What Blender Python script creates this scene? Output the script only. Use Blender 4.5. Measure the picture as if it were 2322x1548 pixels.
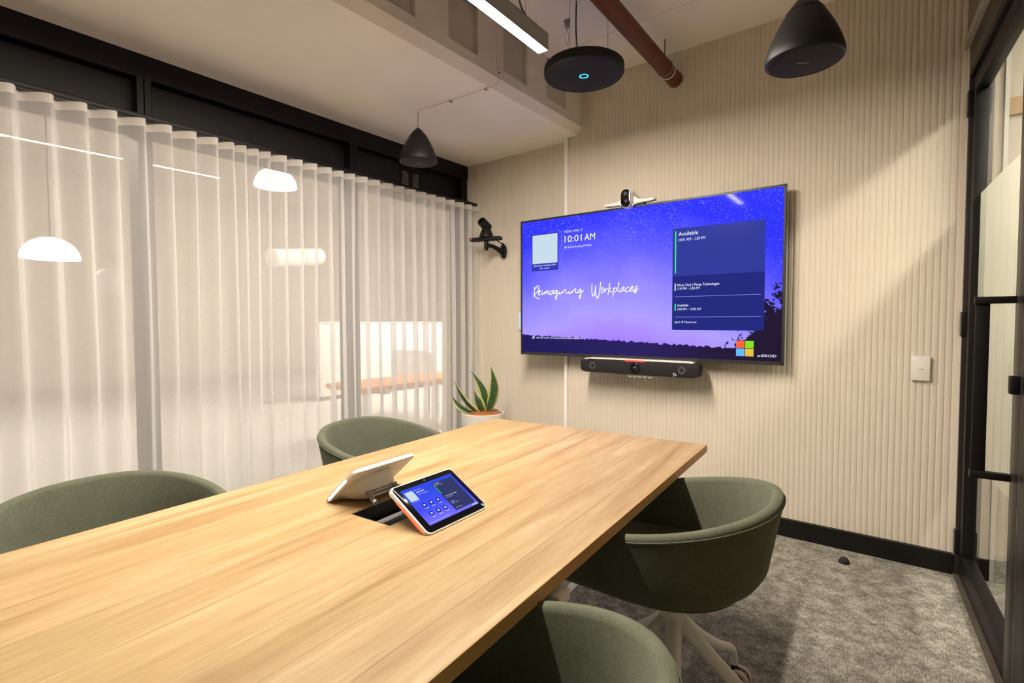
import bpy, bmesh, math, random
from mathutils import Vector, Matrix
random.seed(7)
scn = bpy.context.scene
for o in list(bpy.data.objects):
    bpy.data.objects.remove(o)
COL = scn.collection
PI = math.pi

# ------------------------------------------------------------------ camera, world, exposure
CAM_F, CAM_YAW, CAM_PITCH, CAM_ROLL = 1166.6, 0.6600, -0.0391, -0.0027
cam_data = bpy.data.cameras.new('camera')
cam = bpy.data.objects.new('camera', cam_data)
COL.objects.link(cam)
cy_, sy_, cp_, sp_ = math.cos(CAM_YAW), math.sin(CAM_YAW), math.cos(CAM_PITCH), math.sin(CAM_PITCH)
fwd = Vector((-sy_ * cp_, cy_ * cp_, sp_))
rgt = Vector((cy_, sy_, 0))
upv = rgt.cross(fwd)
c_, s_ = math.cos(CAM_ROLL), math.sin(CAM_ROLL)
r2 = c_ * rgt + s_ * upv
u2 = -s_ * rgt + c_ * upv
M = Matrix((r2, u2, -fwd)).transposed().to_4x4()
M.translation = (2.8715, -3.0479, 1.1528)
cam.matrix_world = M
cam_data.sensor_width = 36.0
cam_data.sensor_fit = 'HORIZONTAL'
cam_data.lens = CAM_F * 36.0 / 2322.0
cam_data.clip_start = 0.02
scn.camera = cam

w = bpy.data.worlds.new('world')
scn.world = w
w.use_nodes = True
w.node_tree.nodes['Background'].inputs[0].default_value = (0.9, 0.95, 1.0, 1)
w.node_tree.nodes['Background'].inputs[1].default_value = 0.05
scn.view_settings.view_transform = 'Standard'
scn.view_settings.look = 'None'
scn.view_settings.gamma = 1.0
scn.view_settings.use_curve_mapping = False
scn.view_settings.exposure = 0.28

LAMP_POWER = 355.0        # strip lamp in the room
CORRIDOR_POWER = 70.0    # strip lamp in the corridor behind the glass door
OFFICE_POWER = 135.0      # added, unseen strip lamps that brighten the office

# ------------------------------------------------------------------ helpers
def tag(o, label=None, cat=None, group=None, kind=None):
    if label: o['label'] = label
    if cat: o['category'] = cat
    if group: o['group'] = group
    if kind: o['kind'] = kind
    return o

def empty(name, loc=(0, 0, 0), rz=0.0, label=None, cat=None, group=None, kind=None):
    o = bpy.data.objects.new(name, None)
    COL.objects.link(o)
    o.location = loc
    o.rotation_euler = (0, 0, rz)
    o.empty_display_size = 0.05
    return tag(o, label, cat, group, kind)

def link(name, me, mat=None, parent=None, loc=(0, 0, 0), rot=(0, 0, 0), smooth=False):
    o = bpy.data.objects.new(name, me)
    COL.objects.link(o)
    if mat is not None and not me.materials:
        me.materials.append(mat)
    o.parent = parent
    o.location = loc
    o.rotation_euler = rot
    if smooth:
        smooth_mesh(me)
    return o

def smooth_mesh(me, angle=0.7):
    for p in me.polygons:
        p.use_smooth = True
    try:
        me.set_sharp_from_angle(angle=angle)
    except Exception:
        pass

def mesh_py(name, vs, fs, mat=None, parent=None, loc=(0, 0, 0), rot=(0, 0, 0), smooth=False, fix=True):
    me = bpy.data.meshes.new(name)
    me.from_pydata([tuple(v) for v in vs], [], fs)
    if fix:
        bm = bmesh.new(); bm.from_mesh(me)
        bmesh.ops.recalc_face_normals(bm, faces=bm.faces)
        bm.to_mesh(me); bm.free()
    me.update()
    return link(name, me, mat, parent, loc, rot, smooth)

def box(name, lo, hi, mat=None, parent=None, bev=0.0, seg=2, loc=(0, 0, 0), rot=(0, 0, 0)):
    bm = bmesh.new()
    bmesh.ops.create_cube(bm, size=1.0)
    for v in bm.verts:
        v.co = Vector([lo[i] + (v.co[i] + 0.5) * (hi[i] - lo[i]) for i in range(3)])
    if bev > 0:
        bmesh.ops.bevel(bm, geom=bm.edges[:], offset=bev, segments=seg, affect='EDGES', profile=0.5)
    me = bpy.data.meshes.new(name)
    bm.to_mesh(me); bm.free()
    return link(name, me, mat, parent, loc, rot, smooth=bev > 0)

def boxes(name, lst, mat=None, parent=None, loc=(0, 0, 0), rot=(0, 0, 0)):
    vs, fs = [], []
    for lo, hi in lst:
        b = len(vs)
        for z in (lo[2], hi[2]):
            vs += [(lo[0], lo[1], z), (hi[0], lo[1], z), (hi[0], hi[1], z), (lo[0], hi[1], z)]
        fs += [tuple(b + i for i in f) for f in ((3, 2, 1, 0), (4, 5, 6, 7), (0, 1, 5, 4), (1, 2, 6, 5), (2, 3, 7, 6), (3, 0, 4, 7))]
    return mesh_py(name, vs, fs, mat, parent, loc, rot, fix=False)

def catmull(pts, n=6):
    pts = [Vector(p) for p in pts]
    if len(pts) < 3:
        return pts
    out = []
    for i in range(len(pts) - 1):
        p0 = pts[max(i - 1, 0)]; p1 = pts[i]; p2 = pts[i + 1]; p3 = pts[min(i + 2, len(pts) - 1)]
        for k in range(n):
            t = k / n
            out.append(0.5 * ((2 * p1) + (-p0 + p2) * t + (2 * p0 - 5 * p1 + 4 * p2 - p3) * t * t + (-p0 + 3 * p1 - 3 * p2 + p3) * t ** 3))
    out.append(pts[-1])
    return out

def tube_data(path, rad, n=8, closed=False):
    path = [Vector(p) for p in path]
    rads = rad if isinstance(rad, (list, tuple)) else [rad] * len(path)
    vs, fs = [], []
    prev = None
    m = len(path)
    for i, p in enumerate(path):
        if closed:
            t = path[(i + 1) % m] - path[i - 1]
        else:
            t = path[min(i + 1, m - 1)] - path[max(i - 1, 0)]
        if t.length < 1e-9: t = Vector((0, 0, 1))
        t.normalize()
        if prev is None:
            a = Vector((0, 0, 1)) if abs(t.z) < 0.9 else Vector((1, 0, 0))
            nrm = (a - t * a.dot(t)).normalized()
        else:
            nrm = (prev - t * prev.dot(t))
            nrm = nrm.normalized() if nrm.length > 1e-6 else prev
        prev = nrm
        b = t.cross(nrm)
        for k in range(n):
            an = 2 * PI * k / n
            vs.append(p + (nrm * math.cos(an) + b * math.sin(an)) * rads[i])
    for i in range(m if closed else m - 1):
        j = (i + 1) % m
        for k in range(n):
            fs.append((i * n + k, i * n + (k + 1) % n, j * n + (k + 1) % n, j * n + k))
    if not closed:
        fs.append(tuple(range(n))[::-1]); fs.append(tuple((m - 1) * n + k for k in range(n)))
    return vs, fs

def tube(name, path, rad, mat=None, parent=None, n=8, closed=False, loc=(0, 0, 0), rot=(0, 0, 0)):
    vs, fs = tube_data(path, rad, n, closed)
    return mesh_py(name, vs, fs, mat, parent, loc, rot, smooth=True)

def lathe(name, prof, mat=None, parent=None, n=32, loc=(0, 0, 0), rot=(0, 0, 0), smooth=True):
    """prof: list of (r, z); r==0 gives a pole"""
    vs, fs, rings = [], [], []
    for r, z in prof:
        if r <= 1e-7:
            rings.append([len(vs)]); vs.append((0, 0, z))
        else:
            rings.append(list(range(len(vs), len(vs) + n)))
            for k in range(n):
                a = 2 * PI * k / n
                vs.append((r * math.cos(a), r * math.sin(a), z))
    for A, B in zip(rings, rings[1:]):
        for k in range(n):
            k2 = (k + 1) % n
            if len(A) == 1 and len(B) == 1: continue
            if len(A) == 1: fs.append((A[0], B[k2], B[k]))
            elif len(B) == 1: fs.append((A[k], A[k2], B[0]))
            else: fs.append((A[k], A[k2], B[k2], B[k]))
    return mesh_py(name, vs, fs, mat, parent, loc, rot, smooth)

def prism(name, outline, y0, y1, mat=None, parent=None, bev=0.0, loc=(0, 0, 0), rot=(0, 0, 0), seg=2):
    """outline in (x, z), extruded along y"""
    n = len(outline)
    vs = [(x, y0, z) for x, z in outline] + [(x, y1, z) for x, z in outline]
    fs = [tuple(range(n)), tuple(range(2 * n - 1, n - 1, -1))] + [(i, (i + 1) % n, n + (i + 1) % n, n + i) for i in range(n)]
    o = mesh_py(name, vs, fs, mat, parent, loc, rot)
    if bev > 0:
        bm = bmesh.new(); bm.from_mesh(o.data)
        es = [e for e in bm.edges if abs(e.verts[0].co.y - e.verts[1].co.y) < 1e-6]
        bmesh.ops.bevel(bm, geom=es, offset=bev, segments=seg, affect='EDGES', profile=0.5)
        bm.to_mesh(o.data); bm.free()
    smooth_mesh(o.data, 0.6)
    return o

def rrect(w, h, r, n=6, cx=0.0, cz=0.0):
    out = []
    for sx, sz, a0 in ((1, 1, 0), (-1, 1, PI / 2), (-1, -1, PI), (1, -1, 1.5 * PI)):
        for k in range(n + 1):
            a = a0 + PI / 2 * k / n
            out.append((cx + sx * (w / 2 - r) + r * math.cos(a), cz + sz * (h / 2 - r) + r * math.sin(a)))
    return out

def disc_outline(r, n=32, cx=0, cz=0, sx=1.0, sz=1.0):
    return [(cx + r * sx * math.cos(2 * PI * k / n), cz + r * sz * math.sin(2 * PI * k / n)) for k in range(n)]

_font = [None]
def text(name, body, x0, z0, width, height, mat, parent, y=-0.0006, bold=0.0, center=False, rot=(PI / 2, 0, 0), loc=None):
    """flat lettering in the parent's xz plane, facing -y; cap height = height, fitted to width"""
    cu = bpy.data.curves.new(name, 'FONT')
    cu.body = body
    cu.size = 1.0
    cu.resolution_u = 3
    tmp = bpy.data.objects.new('tmp_text', cu)
    COL.objects.link(tmp)
    dg = bpy.context.evaluated_depsgraph_get()
    me = bpy.data.meshes.new_from_object(tmp.evaluated_get(dg))
    bpy.data.objects.remove(tmp)
    bpy.data.curves.remove(cu)
    me.name = name
    xs = [v.co.x for v in me.vertices]
    xa, xb = min(xs), max(xs)
    sx = width / (xb - xa)
    sz = height / 0.72
    for v in me.vertices:
        x, yy = v.co.x, v.co.y
        v.co = ((x - xa) * sx - (width / 2 if center else 0), yy * sz, 0)
    me.materials.clear()
    return link(name, me, mat, parent, (x0, y, z0) if loc is None else loc, rot)

def copy_tree(o, parent=None):
    c = o.copy()
    COL.objects.link(c)
    c.parent = parent
    for ch in list(o.children):
        copy_tree(ch, c)
    return c

# ------------------------------------------------------------------ materials
def new_mat(name):
    m = bpy.data.materials.new(name)
    m.use_nodes = True
    nt = m.node_tree
    return m, nt, nt.nodes['Principled BSDF']

def plain(name, col, rough=0.5, metal=0.0, emit=None, estr=0.0, spec=0.5, coat=0.0):
    m, nt, b = new_mat(name)
    b.inputs['Base Color'].default_value = (*col, 1)
    b.inputs['Roughness'].default_value = rough
    b.inputs['Metallic'].default_value = metal
    b.inputs['Specular IOR Level'].default_value = spec
    b.inputs['Coat Weight'].default_value = coat
    if emit:
        b.inputs['Emission Color'].default_value = (*emit, 1)
        b.inputs['Emission Strength'].default_value = estr
    return m

def N(nt, typ, **kw):
    n = nt.nodes.new(typ)
    for k, v in kw.items():
        if k in ('operation', 'blend_type', 'data_type', 'noise_dimensions', 'feature', 'wave_type', 'bands_direction', 'interpolation_type', 'distance', 'clamp', 'use_clamp', 'noise_type'):
            setattr(n, k, v)
        else:
            n.inputs[k.replace('_', ' ')].default_value = v
    return n

def ramp(nt, stops, interp='LINEAR'):
    r = nt.nodes.new('ShaderNodeValToRGB')
    r.color_ramp.interpolation = interp
    el = r.color_ramp.elements
    while len(el) > 1: el.remove(el[-1])
    el[0].position = stops[0][0]; el[0].color = (*stops[0][1], 1)
    for p, c in stops[1:]:
        e = el.new(p); e.color = (*c, 1)
    return r

def mapping(nt, scale=(1, 1, 1), coord='Object', loc=(0, 0, 0)):
    tc = nt.nodes.new('ShaderNodeTexCoord')
    mp = nt.nodes.new('ShaderNodeMapping')
    mp.inputs['Scale'].default_value = scale
    mp.inputs['Location'].default_value = loc
    nt.links.new(tc.outputs[coord], mp.inputs['Vector'])
    return mp

def add_bump(nt, b, src, strength=0.3, dist=0.002):
    bp = nt.nodes.new('ShaderNodeBump')
    bp.inputs['Strength'].default_value = strength
    bp.inputs['Distance'].default_value = dist
    nt.links.new(src, bp.inputs['Height'])
    nt.links.new(bp.outputs['Normal'], b.inputs['Normal'])

def noisy(name, c1, c2, scale=20, rough=0.8, detail=4, bump=0.0, bdist=0.002, stretch=(1, 1, 1), lo=0.35, hi=0.65, spec=0.3, coord='Object', sheen=0.0):
    m, nt, b = new_mat(name)
    mp = mapping(nt, stretch, coord)
    nz = N(nt, 'ShaderNodeTexNoise', Scale=scale, Detail=detail, Roughness=0.6)
    nt.links.new(mp.outputs[0], nz.inputs['Vector'])
    r = ramp(nt, [(lo, c1), (hi, c2)])
    nt.links.new(nz.outputs['Fac'], r.inputs[0])
    nt.links.new(r.outputs[0], b.inputs['Base Color'])
    b.inputs['Roughness'].default_value = rough
    b.inputs['Specular IOR Level'].default_value = spec
    b.inputs['Sheen Weight'].default_value = sheen
    if bump > 0: add_bump(nt, b, nz.outputs['Fac'], bump, bdist)
    return m

M_FELT = noisy('felt_beige', (0.665, 0.598, 0.494), (0.70, 0.632, 0.526), 420, 0.95, 3, 0.08, 0.0006, spec=0.1)
M_WHITE_TRIM = plain('white_trim', (0.75, 0.72, 0.66), 0.45)
M_CEIL = noisy('ceiling_paint', (0.85, 0.79, 0.705), (0.88, 0.82, 0.735), 3, 0.85, 5, 0.1, 0.003, spec=0.2)
M_BULK = noisy('bulkhead_paint', (0.68, 0.645, 0.585), (0.73, 0.69, 0.63), 8, 0.85, 6, 0.25, 0.004, spec=0.2)
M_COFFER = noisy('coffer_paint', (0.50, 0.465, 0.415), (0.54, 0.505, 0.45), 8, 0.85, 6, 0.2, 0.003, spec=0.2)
M_BLACK = plain('black_frame', (0.007, 0.0063, 0.006), 0.45, spec=0.25)
M_BLACK_PANEL = noisy('black_panel', (0.008, 0.008, 0.009), (0.013, 0.012, 0.0115), 30, 0.5, spec=0.3)
M_BRONZE = plain('dark_bronze_frame', (0.035, 0.029, 0.025), 0.38, 0.3)
M_BLACK_MATTE = plain('black_matte', (0.007, 0.0067, 0.0065), 0.5, spec=0.3)
M_BLACK_GLOSS = plain('black_gloss', (0.004, 0.004, 0.005), 0.12)
M_CHARCOAL = noisy('charcoal_mesh', (0.012, 0.0115, 0.0115), (0.019, 0.018, 0.018), 400, 0.75, 2, 0.2, 0.0005, spec=0.3)
M_GREYRING = plain('grey_ring', (0.05, 0.05, 0.052), 0.6)
M_WHITE = plain('white_plastic', (0.78, 0.75, 0.70), 0.4)
M_PALE_METAL = plain('pale_powder_coat', (0.80, 0.79, 0.77), 0.42)
M_GREY_METAL = plain('grey_metal', (0.30, 0.29, 0.28), 0.35, 0.6)
M_CHROME = plain('chrome', (0.75, 0.75, 0.76), 0.15, 1.0)
M_SILVER = plain('silver_trim', (0.36, 0.33, 0.28), 0.45, 0.2)
M_THRESH = noisy('threshold_bronze', (0.085, 0.070, 0.055), (0.12, 0.10, 0.08), 30, 0.4, stretch=(0.2, 1, 1))
M_PIPE = noisy('red_oxide_pipe', (0.105, 0.031, 0.015), (0.165, 0.050, 0.024), 6, 0.5, 6, 0.1, 0.002, lo=0.3, hi=0.7)
M_RUBBER = plain('rubber', (0.01, 0.01, 0.01), 0.7)
M_CASTOR = plain('castor_cream', (0.72, 0.62, 0.54), 0.5)
M_LIGHT = plain('lamp_diffuser', (0.9, 0.9, 0.9), 0.5, emit=(1.0, 0.885, 0.765), estr=LAMP_POWER)
M_LIGHT_C = plain('corridor_diffuser', (0.9, 0.9, 0.9), 0.5, emit=(1.0, 0.93, 0.80), estr=CORRIDOR_POWER)
M_LIGHT_O = plain('added_office_diffuser', (0.9, 0.9, 0.9), 0.5, emit=(1.0, 0.94, 0.86), estr=OFFICE_POWER)  # glow of the added office lamps
M_DOME = plain('opal_dome', (0.9, 0.9, 0.88), 0.4, emit=(1.0, 0.95, 0.86), estr=6.0)
M_BLUE_LED = plain('blue_led', (0.0, 0.3, 0.6), 0.4, emit=(0.02, 0.55, 1.0), estr=2.2)
M_RED_LED = plain('red_led', (0.6, 0.02, 0.02), 0.4, emit=(1.0, 0.06, 0.05), estr=1.4)
M_ORANGE_LED = plain('orange_led', (0.6, 0.1, 0.02), 0.4, emit=(1.0, 0.13, 0.06), estr=0.9)
M_WHITE_LED = plain('white_led', (0.8, 0.8, 0.9), 0.4, emit=(0.7, 0.75, 1.0), estr=0.9)
M_CORRIDOR_WALL = noisy('corridor_paint', (0.60, 0.55, 0.45), (0.64, 0.59, 0.49), 4, 0.9, spec=0.2)
M_OLIVE = noisy('olive_paint', (0.20, 0.175, 0.115), (0.23, 0.20, 0.135), 4, 0.9, spec=0.2)
M_OFFICE_WALL = noisy('office_paint', (0.66, 0.60, 0.53), (0.70, 0.64, 0.57), 4, 0.9, spec=0.2)
M_OFFICE_FLOOR = noisy('office_floor', (0.55, 0.52, 0.48), (0.65, 0.62, 0.58), 10, 0.8, spec=0.3)
M_OFFICE_WOOD = noisy('office_wood', (0.62, 0.25, 0.10), (0.70, 0.32, 0.14), 8, 0.5, stretch=(1, 8, 1))
M_OFFICE_WHITE = plain('office_white', (0.82, 0.81, 0.79), 0.5)
M_TAN = plain('tan_band', (0.50, 0.36, 0.20), 0.8)

def mat_chair():
    m, nt, b = new_mat('olive_green_felt')
    mp = mapping(nt, (1, 1, 1))
    n1 = N(nt, 'ShaderNodeTexNoise', Scale=420.0, Detail=3.0, Roughness=0.7)
    n2 = N(nt, 'ShaderNodeTexNoise', Scale=14.0, Detail=3.0, Roughness=0.6)
    nt.links.new(mp.outputs[0], n1.inputs['Vector']); nt.links.new(mp.outputs[0], n2.inputs['Vector'])
    r = ramp(nt, [(0.3, (0.064, 0.071, 0.047)), (0.7, (0.128, 0.138, 0.096))])
    nt.links.new(n1.outputs['Fac'], r.inputs[0])
    mx = nt.nodes.new('ShaderNodeMix'); mx.data_type = 'RGBA'; mx.blend_type = 'MULTIPLY'
    mx.inputs['Factor'].default_value = 0.35
    nt.links.new(r.outputs[0], mx.inputs['A']); nt.links.new(n2.outputs['Color'], mx.inputs['B'])
    r2_ = ramp(nt, [(0.3, (0.75, 0.75, 0.75)), (0.7, (1.15, 1.15, 1.15))])
    nt.links.new(n2.outputs['Fac'], r2_.inputs[0]); nt.links.new(r2_.outputs[0], mx.inputs['B'])
    nt.links.new(mx.outputs['Result'], b.inputs['Base Color'])
    b.inputs['Roughness'].default_value = 0.95
    b.inputs['Specular IOR Level'].default_value = 0.15
    b.inputs['Sheen Weight'].default_value = 0.12
    b.inputs['Sheen Tint'].default_value = (0.75, 0.8, 0.6, 1)
    add_bump(nt, b, n1.outputs['Fac'], 0.25, 0.001)
    return m
M_CHAIR = mat_chair()

def mat_oak():
    m, nt, b = new_mat('light_oak')
    tc = nt.nodes.new('ShaderNodeTexCoord')
    oi = nt.nodes.new('ShaderNodeObjectInfo')
    mul = N(nt, 'ShaderNodeVectorMath', operation='SCALE'); mul.inputs['Scale'].default_value = 1.0
    cmb = nt.nodes.new('ShaderNodeCombineXYZ')
    m1 = N(nt, 'ShaderNodeMath', operation='MULTIPLY'); m1.inputs[1].default_value = 37.0
    nt.links.new(oi.outputs['Random'], m1.inputs[0])
    for k in range(3): nt.links.new(m1.outputs[0], cmb.inputs[k])
    add = N(nt, 'ShaderNodeVectorMath', operation='ADD')
    nt.links.new(tc.outputs['Object'], add.inputs[0]); nt.links.new(cmb.outputs[0], add.inputs[1])
    mp = nt.nodes.new('ShaderNodeMapping'); mp.inputs['Scale'].default_value = (1.0, 0.075, 1.0)
    nt.links.new(add.outputs[0], mp.inputs['Vector'])
    na = N(nt, 'ShaderNodeTexNoise', Scale=16.0, Detail=5.0, Roughness=0.55, Distortion=0.6)
    nb = N(nt, 'ShaderNodeTexNoise', Scale=130.0, Detail=4.0, Roughness=0.6)
    nt.links.new(mp.outputs[0], na.inputs['Vector']); nt.links.new(mp.outputs[0], nb.inputs['Vector'])
    ra = ramp(nt, [(0.27, (0.228, 0.132, 0.046)), (0.43, (0.308, 0.205, 0.089)), (0.57, (0.356, 0.254, 0.124)), (0.73, (0.430, 0.333, 0.190))])
    nt.links.new(na.outputs['Fac'], ra.inputs[0])
    rb = ramp(nt, [(0.3, (0.80, 0.77, 0.72)), (0.62, (1.04, 1.04, 1.05))])
    nt.links.new(nb.outputs['Fac'], rb.inputs[0])
    mx = nt.nodes.new('ShaderNodeMix'); mx.data_type = 'RGBA'; mx.blend_type = 'MULTIPLY'; mx.inputs['Factor'].default_value = 0.8
    nt.links.new(ra.outputs[0], mx.inputs['A']); nt.links.new(rb.outputs[0], mx.inputs['B'])
    mr = N(nt, 'ShaderNodeMapRange'); mr.inputs['To Min'].default_value = 0.93; mr.inputs['To Max'].default_value = 1.07
    nt.links.new(oi.outputs['Random'], mr.inputs['Value'])
    hs = nt.nodes.new('ShaderNodeHueSaturation')
    nt.links.new(mr.outputs[0], hs.inputs['Value']); nt.links.new(mx.outputs['Result'], hs.inputs['Color'])
    nt.links.new(hs.outputs[0], b.inputs['Base Color'])
    b.inputs['Roughness'].default_value = 0.48
    b.inputs['Specular IOR Level'].default_value = 0.35
    add_bump(nt, b, nb.outputs['Fac'], 0.06, 0.0006)
    return m
M_OAK = mat_oak()
M_OAK_EDGE = noisy('oak_edge', (0.40, 0.215, 0.075), (0.52, 0.30, 0.12), 30, 0.5, stretch=(1, 0.1, 1))

def mat_carpet():
    m, nt, b = new_mat('grey_carpet')
    mpa = mapping(nt, (1.0, 0.22, 1.0)); mpb = mapping(nt, (0.22, 1.0, 1.0)); mpc = mapping(nt)
    na = N(nt, 'ShaderNodeTexNoise', Scale=190.0, Detail=4.0, Roughness=0.75)
    nb = N(nt, 'ShaderNodeTexNoise', Scale=190.0, Detail=4.0, Roughness=0.75)
    nc = N(nt, 'ShaderNodeTexNoise', Scale=16.0, Detail=7.0, Roughness=0.65)
    nt.links.new(mpa.outputs[0], na.inputs['Vector']); nt.links.new(mpb.outputs[0], nb.inputs['Vector']); nt.links.new(mpc.outputs[0], nc.inputs['Vector'])
    a1 = N(nt, 'ShaderNodeMath', operation='ADD'); nt.links.new(na.outputs['Fac'], a1.inputs[0]); nt.links.new(nb.outputs['Fac'], a1.inputs[1])
    a2 = N(nt, 'ShaderNodeMath', operation='ADD'); nt.links.new(a1.outputs[0], a2.inputs[0]); nt.links.new(nc.outputs['Fac'], a2.inputs[1])
    d = N(nt, 'ShaderNodeMath', operation='DIVIDE'); d.inputs[1].default_value = 3.0; nt.links.new(a2.outputs[0], d.inputs[0])
    r = ramp(nt, [(0.42, (0.125, 0.119, 0.100)), (0.49, (0.235, 0.222, 0.190)), (0.56, (0.44, 0.415, 0.355))])
    nt.links.new(d.outputs[0], r.inputs[0])
    nt.links.new(r.outputs[0], b.inputs['Base Color'])
    b.inputs['Roughness'].default_value = 1.0
    b.inputs['Specular IOR Level'].default_value = 0.05
    add_bump(nt, b, a1.outputs[0], 0.5, 0.004)
    return m
M_CARPET = mat_carpet()

def mat_sheer(name, transp, col):
    m, nt, b = new_mat(name)
    nt.nodes.remove(b)
    out = nt.nodes['Material Output']
    mp = mapping(nt, (1.0, 1.0, 8.0))
    nz = N(nt, 'ShaderNodeTexNoise', Scale=160.0, Detail=3.0, Roughness=0.7)
    mp2 = mapping(nt, (1.0, 8.0, 0.6))
    nz2 = N(nt, 'ShaderNodeTexNoise', Scale=60.0, Detail=3.0, Roughness=0.7)
    nt.links.new(mp.outputs[0], nz.inputs['Vector']); nt.links.new(mp2.outputs[0], nz2.inputs['Vector'])
    df = nt.nodes.new('ShaderNodeBsdfDiffuse'); df.inputs['Color'].default_value = (*col, 1)
    tl = nt.nodes.new('ShaderNodeBsdfTranslucent'); tl.inputs['Color'].default_value = (*col, 1)
    tr = nt.nodes.new('ShaderNodeBsdfTransparent')
    m1 = nt.nodes.new('ShaderNodeMixShader'); m1.inputs[0].default_value = 0.42
    nt.links.new(df.outputs[0], m1.inputs[1]); nt.links.new(tl.outputs[0], m1.inputs[2])
    lw = nt.nodes.new('ShaderNodeLayerWeight'); lw.inputs['Blend'].default_value = 0.28
    av = N(nt, 'ShaderNodeMath', operation='ADD'); nt.links.new(nz.outputs['Fac'], av.inputs[0]); nt.links.new(nz2.outputs['Fac'], av.inputs[1])
    mr = N(nt, 'ShaderNodeMapRange'); mr.inputs['From Min'].default_value = 0.7; mr.inputs['From Max'].default_value = 1.3
    mr.inputs['To Min'].default_value = max(transp - 0.04, 0); mr.inputs['To Max'].default_value = transp + 0.04
    nt.links.new(av.outputs[0], mr.inputs['Value'])
    inv = N(nt, 'ShaderNodeMath', operation='SUBTRACT'); inv.inputs[0].default_value = 1.0
    nt.links.new(lw.outputs['Facing'], inv.inputs[1])
    mul = N(nt, 'ShaderNodeMath', operation='MULTIPLY'); nt.links.new(mr.outputs[0], mul.inputs[0]); nt.links.new(inv.outputs[0], mul.inputs[1])
    m2 = nt.nodes.new('ShaderNodeMixShader')
    nt.links.new(mul.outputs[0], m2.inputs[0]); nt.links.new(m1.outputs[0], m2.inputs[1]); nt.links.new(tr.outputs[0], m2.inputs[2])
    nt.links.new(m2.outputs[0], out.inputs['Surface'])
    return m
M_SHEER = mat_sheer('sheer_fabric', 0.56, (0.89, 0.875, 0.85))
M_HEADING = mat_sheer('sheer_heading_tape', 0.06, (0.84, 0.80, 0.75))

def mat_glass(name, tint=(0.95, 0.97, 0.96), ior=1.45):
    m, nt, b = new_mat(name)
    nt.nodes.remove(b)
    out = nt.nodes['Material Output']
    tr = nt.nodes.new('ShaderNodeBsdfTransparent'); tr.inputs['Color'].default_value = (*tint, 1)
    gl = nt.nodes.new('ShaderNodeBsdfGlossy'); gl.inputs['Roughness'].default_value = 0.0
    fr = nt.nodes.new('ShaderNodeFresnel'); fr.inputs['IOR'].default_value = ior
    mx = nt.nodes.new('ShaderNodeMixShader')
    nt.links.new(fr.outputs[0], mx.inputs[0]); nt.links.new(tr.outputs[0], mx.inputs[1]); nt.links.new(gl.outputs[0], mx.inputs[2])
    nt.links.new(mx.outputs[0], out.inputs['Surface'])
    return m
M_GLASS = mat_glass('clear_glass')

def mat_frost():
    m, nt, b = new_mat('frosted_film')
    nt.nodes.remove(b)
    out = nt.nodes['Material Output']
    df = nt.nodes.new('ShaderNodeBsdfDiffuse'); df.inputs['Color'].default_value = (0.74, 0.74, 0.64, 1)
    tl = nt.nodes.new('ShaderNodeBsdfTranslucent'); tl.inputs['Color'].default_value = (0.80, 0.80, 0.70, 1)
    mx = nt.nodes.new('ShaderNodeMixShader'); mx.inputs[0].default_value = 0.55
    nt.links.new(df.outputs[0], mx.inputs[1]); nt.links.new(tl.outputs[0], mx.inputs[2])
    nt.links.new(mx.outputs[0], out.inputs['Surface'])
    return m
M_FROST = mat_frost()

def mat_leaf():
    m, nt, b = new_mat('snake_plant_leaf')
    uv = nt.nodes.new('ShaderNodeTexCoord')
    sep = nt.nodes.new('ShaderNodeSeparateXYZ'); nt.links.new(uv.outputs['UV'], sep.inputs[0])
    mp = nt.nodes.new('ShaderNodeMapping'); mp.inputs['Scale'].default_value = (2.0, 26.0, 1.0)
    nt.links.new(uv.outputs['UV'], mp.inputs['Vector'])
    nz = N(nt, 'ShaderNodeTexNoise', Scale=1.6, Detail=4.0, Roughness=0.6); nt.links.new(mp.outputs[0], nz.inputs['Vector'])
    rg = ramp(nt, [(0.35, (0.016, 0.045, 0.012)), (0.55, (0.045, 0.10, 0.03)), (0.7, (0.15, 0.22, 0.09))])
    nt.links.new(nz.outputs['Fac'], rg.inputs[0])
    ab = N(nt, 'ShaderNodeMath', operation='SUBTRACT'); ab.inputs[1].default_value = 0.5; nt.links.new(sep.outputs['X'], ab.inputs[0])
    a2 = N(nt, 'ShaderNodeMath', operation='ABSOLUTE'); nt.links.new(ab.outputs[0], a2.inputs[0])
    edge = ramp(nt, [(0.34, (0, 0, 0)), (0.37, (1, 1, 1))]); nt.links.new(a2.outputs[0], edge.inputs[0])
    mx = nt.nodes.new('ShaderNodeMix'); mx.data_type = 'RGBA'
    nt.links.new(edge.outputs[0], mx.inputs['Factor']); nt.links.new(rg.outputs[0], mx.inputs['A']); mx.inputs['B'].default_value = (0.52, 0.53, 0.16, 1)
    nt.links.new(mx.outputs['Result'], b.inputs['Base Color'])
    b.inputs['Roughness'].default_value = 0.38
    return m
M_LEAF = mat_leaf()
M_COIR = noisy('coir', (0.36, 0.12, 0.025), (0.60, 0.27, 0.08), 60, 0.95)
M_POT = plain('white_stone_pot', (0.70, 0.67, 0.62), 0.6)

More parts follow.
